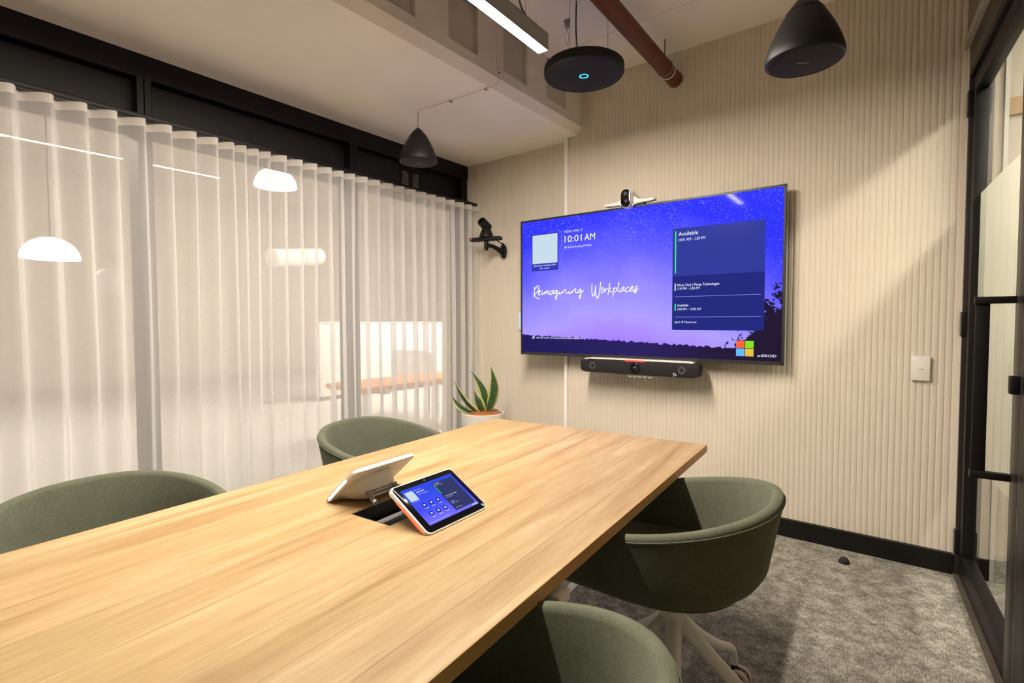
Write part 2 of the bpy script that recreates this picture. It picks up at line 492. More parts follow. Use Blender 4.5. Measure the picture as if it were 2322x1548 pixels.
def mat_tv_screen():
    m, nt, b = new_mat('tv_picture')
    L = nt.links.new
    tc = nt.nodes.new('ShaderNodeTexCoord')
    sep = nt.nodes.new('ShaderNodeSeparateXYZ'); L(tc.outputs['UV'], sep.inputs[0])
    U, V = sep.outputs['X'], sep.outputs['Y']
    def math_(op, a, b_):
        n = N(nt, 'ShaderNodeMath', operation=op)
        for i, v in enumerate((a, b_)):
            if isinstance(v, (int, float)): n.inputs[i].default_value = v
            elif v is not None: L(v, n.inputs[i])
        return n.outputs[0]
    asp = N(nt, 'ShaderNodeVectorMath', operation='MULTIPLY'); asp.inputs[1].default_value = (1.78, 1, 1)
    L(tc.outputs['UV'], asp.inputs[0])
    P = asp.outputs[0]
    sky = ramp(nt, [(0.0, (0.23, 0.13, 0.62)), (0.14, (0.34, 0.21, 0.90)), (0.28, (0.36, 0.29, 1.0)), (0.5, (0.245, 0.205, 0.98)), (0.75, (0.095, 0.09, 0.93)), (1.0, (0.022, 0.028, 0.80))])
    nzs = N(nt, 'ShaderNodeTexNoise', Scale=3.0, Detail=5.0, Roughness=0.6); L(P, nzs.inputs['Vector'])
    vv = math_('ADD', V, math_('MULTIPLY', math_('SUBTRACT', nzs.outputs['Fac'], 0.5), 0.28))
    du = math_('ABSOLUTE', math_('SUBTRACT', U, 0.42), None)
    vv = math_('ADD', vv, math_('MULTIPLY', math_('POWER', du, 2.0), 1.1))
    L(vv, sky.inputs[0])
    # stars
    vo = nt.nodes.new('ShaderNodeTexVoronoi'); vo.inputs['Scale'].default_value = 110.0; L(P, vo.inputs['Vector'])
    vo2 = nt.nodes.new('ShaderNodeTexVoronoi'); vo2.inputs['Scale'].default_value = 230.0; L(P, vo2.inputs['Vector'])
    nd = N(nt, 'ShaderNodeTexNoise', Scale=4.0, Detail=3.0); L(P, nd.inputs['Vector'])
    dens = math_('MULTIPLY', math_('ADD', math_('MULTIPLY', V, 0.9), math_('SUBTRACT', nd.outputs['Fac'], 0.55)), 1.0)
    sc1 = nt.nodes.new('ShaderNodeSeparateColor'); L(vo.outputs['Color'], sc1.inputs[0])
    sc2 = nt.nodes.new('ShaderNodeSeparateColor'); L(vo2.outputs['Color'], sc2.inputs[0])
    st1 = math_('LESS_THAN', vo.outputs['Distance'], math_('MULTIPLY', math_('MULTIPLY', sc1.outputs[0], sc1.outputs[1]), math_('MULTIPLY', dens, 0.42)))
    st2 = math_('LESS_THAN', vo2.outputs['Distance'], math_('MULTIPLY', math_('MULTIPLY', sc2.outputs[0], sc2.outputs[1]), math_('MULTIPLY', dens, 0.60)))
    st = math_('MAXIMUM', math_('MULTIPLY', st1, 0.6), math_('MULTIPLY', st2, 0.35))
    mx1 = nt.nodes.new('ShaderNodeMix'); mx1.data_type = 'RGBA'
    L(st, mx1.inputs['Factor']); L(sky.outputs[0], mx1.inputs['A']); mx1.inputs['B'].default_value = (0.85, 0.85, 1.0, 1)
    # wooded ridge
    n1 = N(nt, 'ShaderNodeTexNoise', noise_dimensions='1D', Scale=55.0, Detail=3.0)
    n1.noise_dimensions = '1D'; L(U, n1.inputs['W'])
    h = math_('ADD', math_('SUBTRACT', 0.132, math_('MULTIPLY', U, 0.072)), math_('MULTIPLY', math_('SUBTRACT', n1.outputs['Fac'], 0.5), 0.035))
    land = math_('LESS_THAN', V, h)
    nt_ = N(nt, 'ShaderNodeTexNoise', Scale=15.0, Detail=9.0, Roughness=0.68); L(P, nt_.inputs['Vector'])
    f = math_('ADD', nt_.outputs['Fac'], math_('SUBTRACT', math_('MULTIPLY', math_('SUBTRACT', U, 0.935), 2.3), math_('MULTIPLY', math_('SUBTRACT', V, 0.26), 0.95)))
    tree = math_('GREATER_THAN', f, 0.5)
    dark = math_('MAXIMUM', land, tree)
    mx2 = nt.nodes.new('ShaderNodeMix'); mx2.data_type = 'RGBA'
    lc = ramp(nt, [(0.0, (0.010, 0.006, 0.085)), (0.55, (0.016, 0.009, 0.095)), (0.8, (0.012, 0.006, 0.032)), (1.0, (0.010, 0.005, 0.022))]); L(U, lc.inputs[0])
    L(dark, mx2.inputs['Factor']); L(mx1.outputs['Result'], mx2.inputs['A']); L(lc.outputs[0], mx2.inputs['B'])
    b.inputs['Base Color'].default_value = (0.004, 0.004, 0.005, 1)
    b.inputs['Roughness'].default_value = 0.05
    b.inputs['Specular IOR Level'].default_value = 0.02
    L(mx2.outputs['Result'], b.inputs['Emission Color'])
    b.inputs['Emission Strength'].default_value = 1.0
    return m

def scr(name, col, s=1.0, rough=0.2):
    return plain(name, (0.004, 0.004, 0.005), rough, emit=col, estr=s, spec=0.04)
M_TV = mat_tv_screen()
S_WHITE = scr('screen_white', (0.86, 0.88, 1.0), 0.95)
S_TEXT = scr('screen_text', (0.80, 0.83, 1.0), 0.9)
S_CARD = scr('screen_card_navy', (0.010, 0.016, 0.17))
S_CARD_HI = scr('screen_card_blue', (0.022, 0.034, 0.27))
S_QRCARD = scr('screen_join_card', (0.02, 0.03, 0.36))
S_PALE = scr('screen_pale', (0.48, 0.60, 0.70))
S_GREEN = scr('screen_green', (0.04, 0.72, 0.22))
S_LILAC = scr('screen_rule', (0.20, 0.22, 0.62))
S_RED = scr('logo_red', (0.85, 0.11, 0.035))
S_LIME = scr('logo_green', (0.20, 0.62, 0.015))
S_SKY = scr('logo_blue', (0.10, 0.42, 0.88))
S_GOLD = scr('logo_yellow', (0.68, 0.44, 0.05))
S_DARK = scr('screen_bezel', (0.0, 0.0, 0.0), 0.0, 0.12)

# ------------------------------------------------------------------ the setting
RW_K = 0.075                                   # the glazed right wall runs 4.3 degrees off square
def rw(t, n=0.0, z=0.0):                       # point on right wall: t along it towards the camera, n into the room
    return Vector((3.06 + 0.0748 * t - 0.9972 * n, -0.9972 * t - 0.0748 * n, z))
RW_ANGLE = math.atan2(-0.9972, 0.0748)         # local +x runs along t

Z_UP, Z_LOW = 2.74, 2.405
Y_REC = 0.063                                  # left part of the front wall stands back
BULK_X = 1.104

fl = mesh_py('floor', [(-0.3, -4.3, 0), (3.45, -4.3, 0), (3.45, 0.2, 0), (-0.3, 0.2, 0), (-0.3, -4.3, -0.05), (3.45, -4.3, -0.05), (3.45, 0.2, -0.05), (-0.3, 0.2, -0.05)],
             [(0, 1, 2, 3), (7, 6, 5, 4), (0, 4, 5, 1), (1, 5, 6, 2), (2, 6, 7, 3), (3, 7, 4, 0)], M_CARPET)
tag(fl, 'grey mottled carpet floor of the meeting room', kind='structure')

# front wall: backing + one felt flute per object
wf = boxes('wall_front', [((-0.3, Y_REC + 0.012, 0), (0.985, 0.2, Z_LOW)), ((0.985, 0.012, 0), (3.17, 0.2, Z_LOW)), ((BULK_X - 0.06, 0.012, Z_LOW), (3.17, 0.2, Z_UP))], M_FELT)
tag(wf, 'beige fluted felt wall behind the wall screen', kind='structure')
FW = 0.025
def flute_mesh(z0, z1, name):
    prof = []
    for k in range(9):
        a = PI * k / 8
        prof.append((-FW / 2 * math.cos(a) * 0.985, -0.0031 * math.sin(a)))
    vs = [(x, y, z0) for x, y in prof] + [(x, y, z1) for x, y in prof]
    n = len(prof)
    fs = [(i, i + 1, n + i + 1, n + i) for i in range(n - 1)]
    me = bpy.data.meshes.new(name); me.from_pydata(vs, [], fs); me.update()
    me.materials.append(M_FELT)
    for p in me.polygons: p.use_smooth = True
    return me
fm_short = flute_mesh(0.09, Z_LOW, 'flute_short')
fm_tall = flute_mesh(0.09, Z_UP, 'flute_tall')
x = 0.985 - FW / 2 - 0.012
while x > -0.02:
    link('flute', fm_short, None, wf, (x, Y_REC + 0.012, 0)); x -= FW
x = 0.997 + FW / 2
while x < 3.165 - FW / 2 + 0.004:
    link('flute', fm_short if x < BULK_X - 0.06 else fm_tall, None, wf, (x, 0.012, 0)); x += FW
t1 = box('trim_1', (0.970, -0.006, 0.0), (0.992, 0.05, Z_LOW), plain('bright_white_trim', (0.88, 0.87, 0.85), 0.4))
tag(t1, 'white vertical edge trim where the fluted wall steps back', kind='structure')
t2 = box('trim_2', (3.044, -0.006, 0.09), (3.054, 0.03, 2.38), M_WHITE_TRIM)
tag(t2, 'thin pale edge trim between fluted wall and glass door', kind='structure')
bb = boxes('baseboard_front', [((0.0, Y_REC - 0.012, 0), (0.972, Y_REC + 0.02, 0.092)), ((0.992, -0.015, 0), (3.055, 0.02, 0.092)), ((3.12, 0.0, 0), (3.166, 0.02, 0.092))], M_BLACK)
tag(bb, 'black skirting board along the fluted wall', kind='structure')

# ceiling: upper slab, dropped bulkhead with recessed panels along the window
ce = boxes('ceiling', [((BULK_X, -4.3, Z_UP), (3.5, 0.2, Z_UP + 0.08))], M_CEIL)
tag(ce, 'cream painted ceiling', kind='structure')
cs = box('ceiling_soffit', (-0.3, -4.3, Z_LOW), (BULK_X - 0.045, Y_REC + 0.1, Z_LOW + 0.06), M_CEIL)
tag(cs, 'cream soffit of the dropped bulkhead along the window', kind='structure')
vs = []
for y in (-4.3, 0.02):
    vs += [(BULK_X - 0.045, y, Z_LOW), (BULK_X, y, Z_LOW + 0.042), (BULK_X, y, Z_LOW + 0.06), (BULK_X - 0.045, y, Z_LOW + 0.06)]
mesh_py('chamfer', vs, [(0, 1, 5, 4)], M_CEIL, cs, fix=False)
ZB, ZT = 2.50, Z_UP
cols = []
y = -0.42
pans = []
while y > -4.2:
    pans.append((y, y + 0.212)); y -= 0.418
strips = [((BULK_X - 0.05, -4.3, Z_LOW + 0.042), (BULK_X, 0.012, ZB))]
prev = 0.012
for a, b_ in pans:
    strips.append(((BULK_X - 0.05, b_, ZB), (BULK_X, prev, ZT + 0.02)))
    prev = a
strips.append(((BULK_X - 0.05, -4.3, ZB), (BULK_X, prev, ZT + 0.02)))
boxes('bulkhead_face', strips, M_BULK, cs)
for a, b_ in pans:
    box('recessed_panel', (BULK_X - 0.05, a, ZB), (BULK_X - 0.02, b_, ZT), M_COFFER, cs)
box('slab_joint', (BULK_X + 0.2, -0.42, Z_UP - 0.0015), (3.2, -0.417, Z_UP + 0.001), M_BULK, ce)

# left wall: black framed window with header panels
Y_MULL = (-3.30, -2.163, -1.012, 0.03)
wl = boxes('wall_left', [((-0.12, -4.3, 2.31), (0.0, Y_REC + 0.02, Z_LOW)), ((-0.12, -4.3, 2.085), (-0.005, Y_REC + 0.02, 2.112)), ((-0.3, -4.3, 2.10), (-0.075, Y_REC + 0.02, 2.40)), ((-0.27, -4.3, 0), (0.0, Y_REC + 0.02, 0.09))], M_BLACK)
tag(wl, 'black framed window wall behind the sheer curtain', kind='structure')
for i, ym in enumerate(Y_MULL):
    for dy in (-0.0155, 0.0155):
        box('mullion', (-0.14, ym + dy - 0.0145, 0.09), (0.004, ym + dy + 0.0145, 2.31), M_BLACK, wl, bev=0.002, seg=1)
box('frame_bead', (-0.02, -4.3, 2.296), (0.003, Y_REC, 2.313), M_BLACK, wl)
ys = (-4.3,) + Y_MULL
for a, b_ in zip(ys, ys[1:]):
    box('header_panel', (-0.075, a + 0.03, 2.112), (-0.062, b_ - 0.03, 2.296), M_BLACK_PANEL, wl)
# slotted grille on the last header panel
gr = empty('vent_grille', (-0.062, -0.482, 2.197), 0, 'small black slotted vent grille on the header panel behind the pendant speaker', 'grille')
gb = [((0, -0.098, -0.062), (0.004, 0.098, -0.052)), ((0, -0.098, 0.052), (0.004, 0.098, 0.062))]
gb += [((0, y0, -0.062), (0.004, y1, 0.062)) for y0, y1 in ((-0.098, -0.083), (-0.018, 0.022), (0.083, 0.098))]
boxes('plate', gb, M_BLACK, gr)
for c in (-0.05, 0.052):
    for k in range(8):
        z = -0.044 + k * 0.0125
        box('lit_slot', (-0.0005, c - 0.03, z - 0.0025), (0.0015, c + 0.03, z + 0.0025), M_SILVER, gr)  # silver bars stand in for light showing through the grille
        box('louvre', (0.0, c - 0.032, z + 0.0025), (0.004, c + 0.032, z + 0.010), M_BLACK, gr)

w1 = empty('window_1', (-0.105, 0, 0), 0, 'glass panes of the window behind the sheer curtain', kind='structure')
for a, b_ in zip(ys, ys[1:]):
    mesh_py('pane', [(0, a + 0.01, 0.09), (0, b_ - 0.01, 0.09), (0, b_ - 0.01, 2.10), (0, a + 0.01, 2.10)], [(0, 1, 2, 3)], M_GLASS, w1)
# rear wall (behind the camera)
wr = boxes('wall_rear', [((-0.3, -4.4, 0), (3.6, -4.3, Z_UP))], M_OLIVE)
tag(wr, 'plain olive wall behind the viewer', kind='structure')

# ---- right wall: glazed black door, its frame, and the wall above / beyond
def rwbox(name, t0, t1_, n0, n1, z0, z1, mat, parent=None, bev=0.0):
    lo = (min(t0, t1_), min(-n0, -n1), z0); hi = (max(t0, t1_), max(-n0, -n1), z1)
    # local x = t, local y = -n (room is at local -y ... n>0 is into room)
    return box(name, lo, hi, mat, parent, bev)
# local frame: x along t, y axis = rotate x by +90deg
rx = Vector((0.0748, -0.9972, 0)); ry = Vector((0.9972, 0.0748, 0))   # ry points out of the room
def rw_empty(name, label=None, kind=None, cat=None):
    return empty(name, (3.06, 0, 0), math.atan2(rx.y, rx.x), label, cat, kind=kind)
wrr = rw_empty('wall_right', 'olive wall above the glass door and beyond its frame', 'structure')
rwbox('upper_wall', -0.25, 4.5, 0.02, -0.08, 2.385, Z_UP, M_OLIVE, wrr)
rwbox('side_wall', 1.10, 4.5, 0.0, -0.08, 0.0, 2.385, M_OLIVE, wrr)
dr = rw_empty('door_1', 'black framed glass door with frosted band and long pull handle', 'structure')
# door casing
rwbox('head_frame', 0.0, 1.10, 0.012, -0.07, 2.235, 2.36, M_BRONZE, dr, 0.002)
rwbox('head_trim', -0.02, 1.12, 0.030, -0.075, 2.345, 2.385, M_SILVER, dr, 0.002)
rwbox('head_stop', 0.02, 1.0, 0.012, -0.05, 2.205, 2.235, M_BLACK, dr)
rwbox('hinge_jamb', -0.005, 0.022, 0.012, -0.07, 0.0, 2.36, M_BRONZE, dr, 0.002)
rwbox('latch_jamb', 0.955, 1.10, 0.0, -0.07, 0.0, 2.36, M_BLACK, dr, 0.003)
rwbox('latch_jamb_bead', 0.938, 0.955, 0.0, -0.07, 0.0, 2.30, M_BRONZE, dr, 0.002)
rwbox('threshold', 0.0, 1.0, 0.018, -0.09, 0.0, 0.008, M_THRESH, dr)
# leaf
rwbox('hinge_stile', 0.028, 0.092, 0.0, -0.045, 0.012, 2.20, M_BLACK, dr, 0.003)
rwbox('latch_stile', 0.845, 0.905, 0.0, -0.045, 0.012, 2.20, M_BRONZE, dr, 0.003)
rwbox('latch_edge', 0.905, 0.935, 0.0, -0.045, 0.012, 2.20, M_BLACK, dr)
rwbox('top_rail', 0.092, 0.845, 0.0, -0.045, 2.13, 2.20, M_BLACK, dr, 0.003)
rwbox('bottom_rail', 0.092, 0.845, 0.0, -0.045, 0.012, 0.115, M_BLACK, dr, 0.003)
mesh_py('pane', [(0.09, 0.022, 0.113), (0.847, 0.022, 0.113), (0.847, 0.022, 2.132), (0.09, 0.022, 2.132)], [(0, 1, 2, 3)], M_GLASS, dr)
fr_ = mesh_py('frosted_band', [(0.093, 0.025, 0.56), (0.844, 0.025, 0.56), (0.844, 0.025, 1.69), (0.093, 0.025, 1.69)], [(0, 1, 2, 3)], M_FROST, dr)
for z in (0.155, 1.135, 2.095):
    h = rwbox('hinge', -0.012, 0.028, 0.016, -0.006, z - 0.055, z + 0.055, M_BLACK_MATTE, dr, 0.002)
    for dz in (-0.03, 0.03):
        lathe('screw', [(0, 0.0), (0.0035, 0.0), (0.0035, 0.001), (0, 0.0016)], M_CHROME, h, 10, (0.016, -0.016, z + dz), (PI / 2, 0, 0))
hd = rwbox('pull_handle', 0.845, 0.853, 0.058, 0.093, 0.655, 1.223, M_BLACK_MATTE, dr, 0.002)
for z in (0.662, 1.215):
    rwbox('handle_bracket', 0.838, 0.862, 0.0, 0.096, z - 0.011, z + 0.011, M_BLACK_MATTE, dr, 0.002)
rwbox('latch_turn', 0.895, 0.925, 0.0, 0.02, 0.93, 0.985, M_BLACK_MATTE, dr, 0.003)

# ---- corridor beyond the door
cf = boxes('floor_corridor', [((3.45, -4.3, -0.05), (6.0, 3.0, 0.0)), ((3.13, 0.2, -0.05), (3.45, 3.0, 0.0))], M_CARPET)
tag(cf, 'grey carpet of the corridor beyond the glass door', kind='structure')
cw = boxes('wall_corridor', [((5.2, -4.3, 0), (5.3, 3.0, Z_UP)), ((3.13, 3.0, 0), (5.3, 3.1, Z_UP)), ((3.18, 0.36, 0), (5.2, 0.45, Z_UP)), ((3.5, -4.4, 0), (5.3, -4.3, Z_UP))], M_CORRIDOR_WALL)
tag(cw, 'cream corridor wall beyond the glass door', kind='structure')
box('tan_band', (3.19, 0.345, 2.12), (5.2, 0.36, 2.20), M_TAN, cw)
cc = boxes('ceiling_corridor', [((3.05, -4.3, Z_UP + 0.0), (5.3, 3.0, Z_UP + 0.08))], M_CEIL)
tag(cc, 'cream corridor ceiling beyond the glass door', kind='structure')
t3 = box('trim_3', (3.166, 0.0, 0.0), (3.180, 0.21, Z_UP), M_WHITE_TRIM)  # white strip standing at the end of the front wall
tag(t3, 'white vertical strip at the end of the fluted wall seen through the door glass', kind='structure')

# ---- office behind the window
of_ = boxes('floor_office', [((-9.0, -7.0, -0.05), (-0.3, 7.0, 0.0))], M_OFFICE_FLOOR)
tag(of_, 'office floor behind the window', kind='structure')
ow = boxes('wall_office', [((-9.1, -7.0, 0), (-9.0, 7.0, 3.7)), ((-9.0, -7.1, 0), (-0.3, -7.0, 3.7)), ((-9.0, 7.0, 0), (-0.3, 7.1, 3.7)), ((-0.35, 0.2, 0), (-0.3, 7.0, 3.7)), ((-0.35, -7.0, 0), (-0.3, -4.3, 3.7)), ((-0.35, -4.3, 2.41), (-0.3, 0.2, 3.7))], M_OFFICE_WALL)
tag(ow, 'pale office wall behind the window', kind='structure')
oc = boxes('ceiling_office', [((-9.0, -7.0, 3.7), (-0.3, 7.0, 3.8))], M_OFFICE_WALL)
tag(oc, 'office ceiling behind the window', kind='structure')

# ------------------------------------------------------------------ sheer curtain
CREST = [-4.15, -4.05, -3.945, -3.84, -3.735, -3.63, -3.525, -3.42, -3.315, -3.21, -3.10, -2.995, -2.885, -2.77, -2.655, -2.543, -2.435, -2.332, -2.228, -2.124, -2.02, -1.919, -1.833, -1.777, -1.708, -1.656, -1.568, -1.474, -1.385, -1.289, -1.203, -1.13, -1.038, -0.944, -0.839, -0.742, -0.645, -0.544, -0.456, -0.355, -0.259, -0.159, -0.06, 0.02]
def curtain():
    root = empty('sheer_curtain', (0.125, 0, 0.0), 0, 'white sheer wave-fold curtain hanging in front of the window wall', 'curtain')
    pts = []                                   # (y, phase index, local t)
    NS = 14
    for i in range(len(CREST) - 1):
        for k in range(NS):
            pts.append((CREST[i] + (CREST[i + 1] - CREST[i]) * k / NS, i, k / NS))
    pts.append((CREST[-1], len(CREST) - 2, 1.0))
    rnd = random.Random(3)
    ph = [rnd.uniform(0, 6.28) for _ in CREST]
    am = [rnd.uniform(0.8, 1.25) for _ in CREST]
    lean = [rnd.uniform(-0.018, 0.018) for _ in CREST]
    squ = [rnd.uniform(0.0, 1.0) for _ in CREST]
    def pos(y, i, t, d):                       # d = 0 top .. 1 bottom
        L_ = CREST[min(i + 1, len(CREST) - 1)] - CREST[i]
        j = min(i + 1, len(CREST) - 1)
        a = (am[i] * (1 - t) + am[j] * t)
        A = 0.034 * min(1.0, L_ / 0.09) * (1 + (a - 1) * min(1, d * 2))
        c = math.cos(2 * PI * t)
        s = math.sin(2 * PI * t)
        xx = A * c + 0.30 * A * d * math.cos(4 * PI * t + ph[i // 2]) * squ[i]
        yy = y + (0.0105 * c + 0.003 * s) * (L_ / 0.1) * (1.0 - 0.25 * d) + (lean[i] * (1 - t) + lean[j] * t) * d + 0.006 * d * math.sin(3 * y + 5 * d)
        return xx, yy
    def sheet(name, z_top, z_bot, nz, mat, off=0.0, d0=0.0):
        vs, fs = [], []
        n = len(pts)
        for r in range(nz + 1):
            z = z_top + (z_bot - z_top) * r / nz
            d = min(1.0, max(0.0, (2.055 - z) / 2.03))
            for (y, i, t) in pts:
                xx, yy = pos(y, i, t, d ** 0.8)
                vs.append((xx + off, yy, z))
        for r in range(nz):
            for k in range(n - 1):
                fs.append((r * n + k, r * n + k + 1, (r + 1) * n + k + 1, (r + 1) * n + k))
        return mesh_py(name, vs, fs, mat, root, smooth=True, fix=False)
    sheet('fabric', 2.055, 0.018, 14, M_SHEER)
    sheet('heading_tape', 2.058, 2.022, 2, M_HEADING, 0.0015)
    return root
curtain()
tr = empty('curtain_track', (0.125, -2.1, 2.062), 0, 'black curtain track above the sheer curtain', 'track')
box('rail', (-0.018, -2.15, 0.0), (0.018, 2.125, 0.02), M_BLACK, tr, 0.003)
for k in range(5):
    box('bracket', (-0.13, -2.0 + k, 0.02), (0.01, -1.97 + k, 0.024), M_BLACK, tr)

# ------------------------------------------------------------------ office things behind curtain and glass, some added for light
def dome(loc, r, label, h):
    o = empty('dome_pendant', loc, 0, label, 'lamp', 'dome pendants in the office behind the window')
    lathe('shade', [(r * math.cos(PI / 2 * k / 14), r * 0.92 * math.sin(PI / 2 * k / 14)) for k in range(14)] + [(0.0, r * 0.92)], M_DOME, o, 32)
    lathe('diffuser', [(0, 0.004), (r * 0.97, 0.004), (r * 0.99, 0.0), (0, 0.0)], M_DOME, o, 32)
    tube('cord', [(0, 0, r * 0.91), (0, 0, h)], 0.008, M_BLACK_MATTE, o, 6)
    return o
dome((-4.5, -1.685, 1.84), 0.255, 'half-round glowing dome pendant low at the far left behind the sheer curtain', 1.86)
dome((-2.6, -0.165, 2.615), 0.215, 'glowing dome pendant seen just under the curtain heading', 1.085)
def added_office_strip(x, y0, y1, z, label):  # added lamps, out of view, that brighten the office behind the curtain
    o = empty('added_office_light', (x, (y0 + y1) / 2, z), 0, label, 'lamp', 'added strip lights that brighten the office behind the window')
    hl = (y1 - y0) / 2
    box('housing', (-0.05, -hl, 0.01), (0.05, hl, 0.08), M_OFFICE_WHITE, o)
    box('diffuser', (-0.045, -hl + 0.01, 0.0), (0.045, hl - 0.01, 0.01), M_LIGHT_O, o)
    for s in (-1, 1):
        tube('hanger', [(0, s * hl * 0.8, 0.08), (0, s * hl * 0.8, 3.7 - z)], 0.003, M_GREY_METAL, o, 6)
    return o
added_office_strip(-1.0, 0.9, 4.2, 3.45, 'added unseen strip light near the window, brightening the office at the right')
added_office_strip(-2.6, 2.6, 6.4, 3.45, 'added unseen strip light far behind the window, brightening the office at the right')
added_office_strip(-3.5, -6.0, -2.8, 3.2, 'added unseen strip light behind the window, brightening the office at the left')
def duct(p0, p1, r, label):
    p0, p1 = Vector(p0), Vector(p1)
    o = empty('round_duct', p0, 0, label, 'duct', 'ducts in the office behind the window')
    d = p1 - p0
    tube('pipe', [(0, 0, 0), d * 0.5, d], r, M_OFFICE_WHITE, o, 24)
    for t in (0.03, 0.6):
        tube('collar', [d * t, d * (t + 0.03)], r * 1.06, M_OFFICE_WHITE, o, 24)
    for t in (0.2, 0.8):
        q = d * t
        tube('hanger', [q + Vector((0, 0, r)), Vector((q.x, q.y, 3.7 - p0.z))], 0.004, M_GREY_METAL, o, 6)
duct((-3.0, -1.56, 1.53), (-4.3, -1.25, 1.66), 0.10, 'white round duct end below the left dome pendant, behind the curtain')
pt = empty('added_partition', (-3.9, 4.0, 0), 0, 'low white partition added as the bright zone behind the right part of the curtain', 'partition')  # added to give the bright lower zone behind the curtain
box('panel', (-0.04, -2.9, 0.06), (0.04, 2.9, 1.13), M_OFFICE_WHITE, pt, 0.01)
box('cap', (-0.05, -2.92, 1.13), (0.05, 2.92, 1.15), M_OFFICE_WHITE, pt)
for s in (-1.8, 0, 1.8):
    box('foot', (-0.2, s - 0.03, 0), (0.2, s + 0.03, 0.06), M_GREY_METAL, pt)
duct((-3.3, 0.13, 1.93), (-3.5, 0.90, 2.04), 0.11, 'long white duct behind the middle of the sheer curtain')
# bench and white lounge chair in the office
be = empty('office_bench', (-1.35, 0.55, 0), 0, 'orange wood office bench glimpsed through the right part of the curtain', 'table')
box('bench_top', (-0.3, -0.75, 0.50), (0.3, 0.75, 0.55), M_OFFICE_WOOD, be, 0.004)
for sx in (-0.25, 0.25):
    for sy in (-0.7, 0.7):
        box('leg', (sx - 0.02, sy - 0.02, 0), (sx + 0.02, sy + 0.02, 0.50), M_OFFICE_WHITE, be)
lc = empty('office_chair', (-2.15, 1.35, 0), 0.5, 'white rounded chair back glimpsed beside the plant through the curtain', 'chair')
prism('chair_back', rrect(0.55, 0.36, 0.07, 6, 0, 0.62), -0.05, 0.05, M_OFFICE_WHITE, lc, 0.02)
box('seat', (-0.26, -0.5, 0.40), (0.26, -0.02, 0.45), M_OFFICE_WHITE, lc, 0.02)
for sx in (-0.22, 0.22):
    for sy in (-0.45, -0.02):
        tube('leg', [(sx, sy, 0), (sx, sy, 0.41)], 0.014, M_GREY_METAL, lc, 8)

# ------------------------------------------------------------------ room strip lamp
LA = 0.028
sl = empty('strip_light', (1.538, -1.094, 2.36), LA, 'long grey suspended strip light with glowing underside', 'lamp')
LL = 1.75
prism_o = [(-0.026, 0.002), (0.026, 0.002), (0.026, 0.074), (-0.026, 0.074)]
hs = boxes('housing', [((-0.026, -LL, 0.006), (-0.0235, 0, 0.074)), ((0.0235, -LL, 0.006), (0.026, 0, 0.074)), ((-0.026, -LL, 0.071), (0.026, 0, 0.074)), ((-0.0255, -0.003, 0.0), (0.0255, 0.0005, 0.073)), ((-0.026, -LL, -0.0), (-0.0243, 0, 0.008)), ((0.0243, -LL, 0.0), (0.026, 0, 0.008))], plain('lamp_housing', (0.32, 0.31, 0.30), 0.5), sl)
box('diffuser', (-0.0243, -LL + 0.002, 0.001), (0.0243, -0.003, 0.006), M_LIGHT, sl)
for yy in (-0.14, -1.6):
    tube('suspension_wire', [(0, yy, 0.074), (0, yy, 2.74 - 2.36)], 0.0012, M_GREY_METAL, sl, 6)
    box('wire_grip', (-0.006, yy - 0.006, 0.074), (0.006, yy + 0.006, 0.09), M_GREY_METAL, sl)
tube('power_cable', catmull([(0.0, -0.09, 0.080), (0.0, -0.13, 0.092), (0.0, -0.175, 0.12), (0.0, -0.195, 0.18), (0.0, -0.17, 0.26), (0.0, -0.12, 0.38)]), 0.0045, plain('cable_grey', (0.10, 0.10, 0.10), 0.5), sl, 8)
box('cable_clip', (-0.008, -0.105, 0.074), (0.008, -0.07, 0.084), M_BLACK_MATTE, sl)

# corridor strip lamp (its light comes through the glass door)
cl = empty('corridor_strip_light', (3.92, -1.15, 2.66), 0.0, 'strip light on the corridor ceiling beyond the glass door', 'lamp')
box('housing', (-0.06, -1.3, 0.01), (0.06, 1.3, 0.08), M_OFFICE_WHITE, cl)
box('diffuser', (-0.055, -1.28, 0.0), (0.055, 1.28, 0.01), M_LIGHT_C, cl)

# ------------------------------------------------------------------ ceiling microphone disc
md = empty('ceiling_microphone', (1.577, -0.800, 2.352), 0, 'round charcoal ceiling microphone disc with blue light ring', 'microphone')
R_ = 0.194
lathe('body', [(0, 0.0), (R_ - 0.012, 0.0), (R_ - 0.004, 0.003), (R_, 0.010), (R_, 0.041), (R_ - 0.006, 0.047), (0, 0.047)], M_CHARCOAL, md, 72)
lr = lathe('light_ring', [(0.017, -0.0012), (0.0225, -0.0012), (0.0225, 0.001), (0.017, 0.001), (0.017, -0.0012)], M_BLUE_LED, md, 40)
rnd = random.Random(5)
for k in range(10):
    a = rnd.uniform(0, 2 * PI); rr = rnd.uniform(0.06, 0.165)
    lathe('microphone_port', [(0, -0.0006), (0.0022, -0.0006), (0.0022, 0.0005)], M_BLACK_GLOSS, md, 8, (rr * math.cos(a), rr * math.sin(a), 0))
for (px, py) in ((-0.06, 0.02), (0.075, 0.105), (0.0, -0.13)):
    tube('suspension_wire', [(px, py, 0.046), (px, py, 2.74 - 2.352)], 0.0012, M_GREY_METAL, md, 6)
tube('data_cable', catmull([(-0.054, 0.02, 0.047), (-0.051, 0.022, 0.15), (-0.057, 0.02, 0.26), (-0.054, 0.02, 0.388)]), 0.0032, M_RUBBER, md, 8)
an = empty('ceiling_anchor', (1.40, -0.67, 2.70), 0, 'small grey cable anchor on the ceiling above the microphone disc', 'bracket')
box('body', (-0.01, -0.01, 0.0), (0.01, 0.01, 0.03), M_GREY_METAL, an, 0.002)
box('flange', (-0.016, -0.008, 0.03), (0.016, 0.008, 0.04), M_GREY_METAL, an)
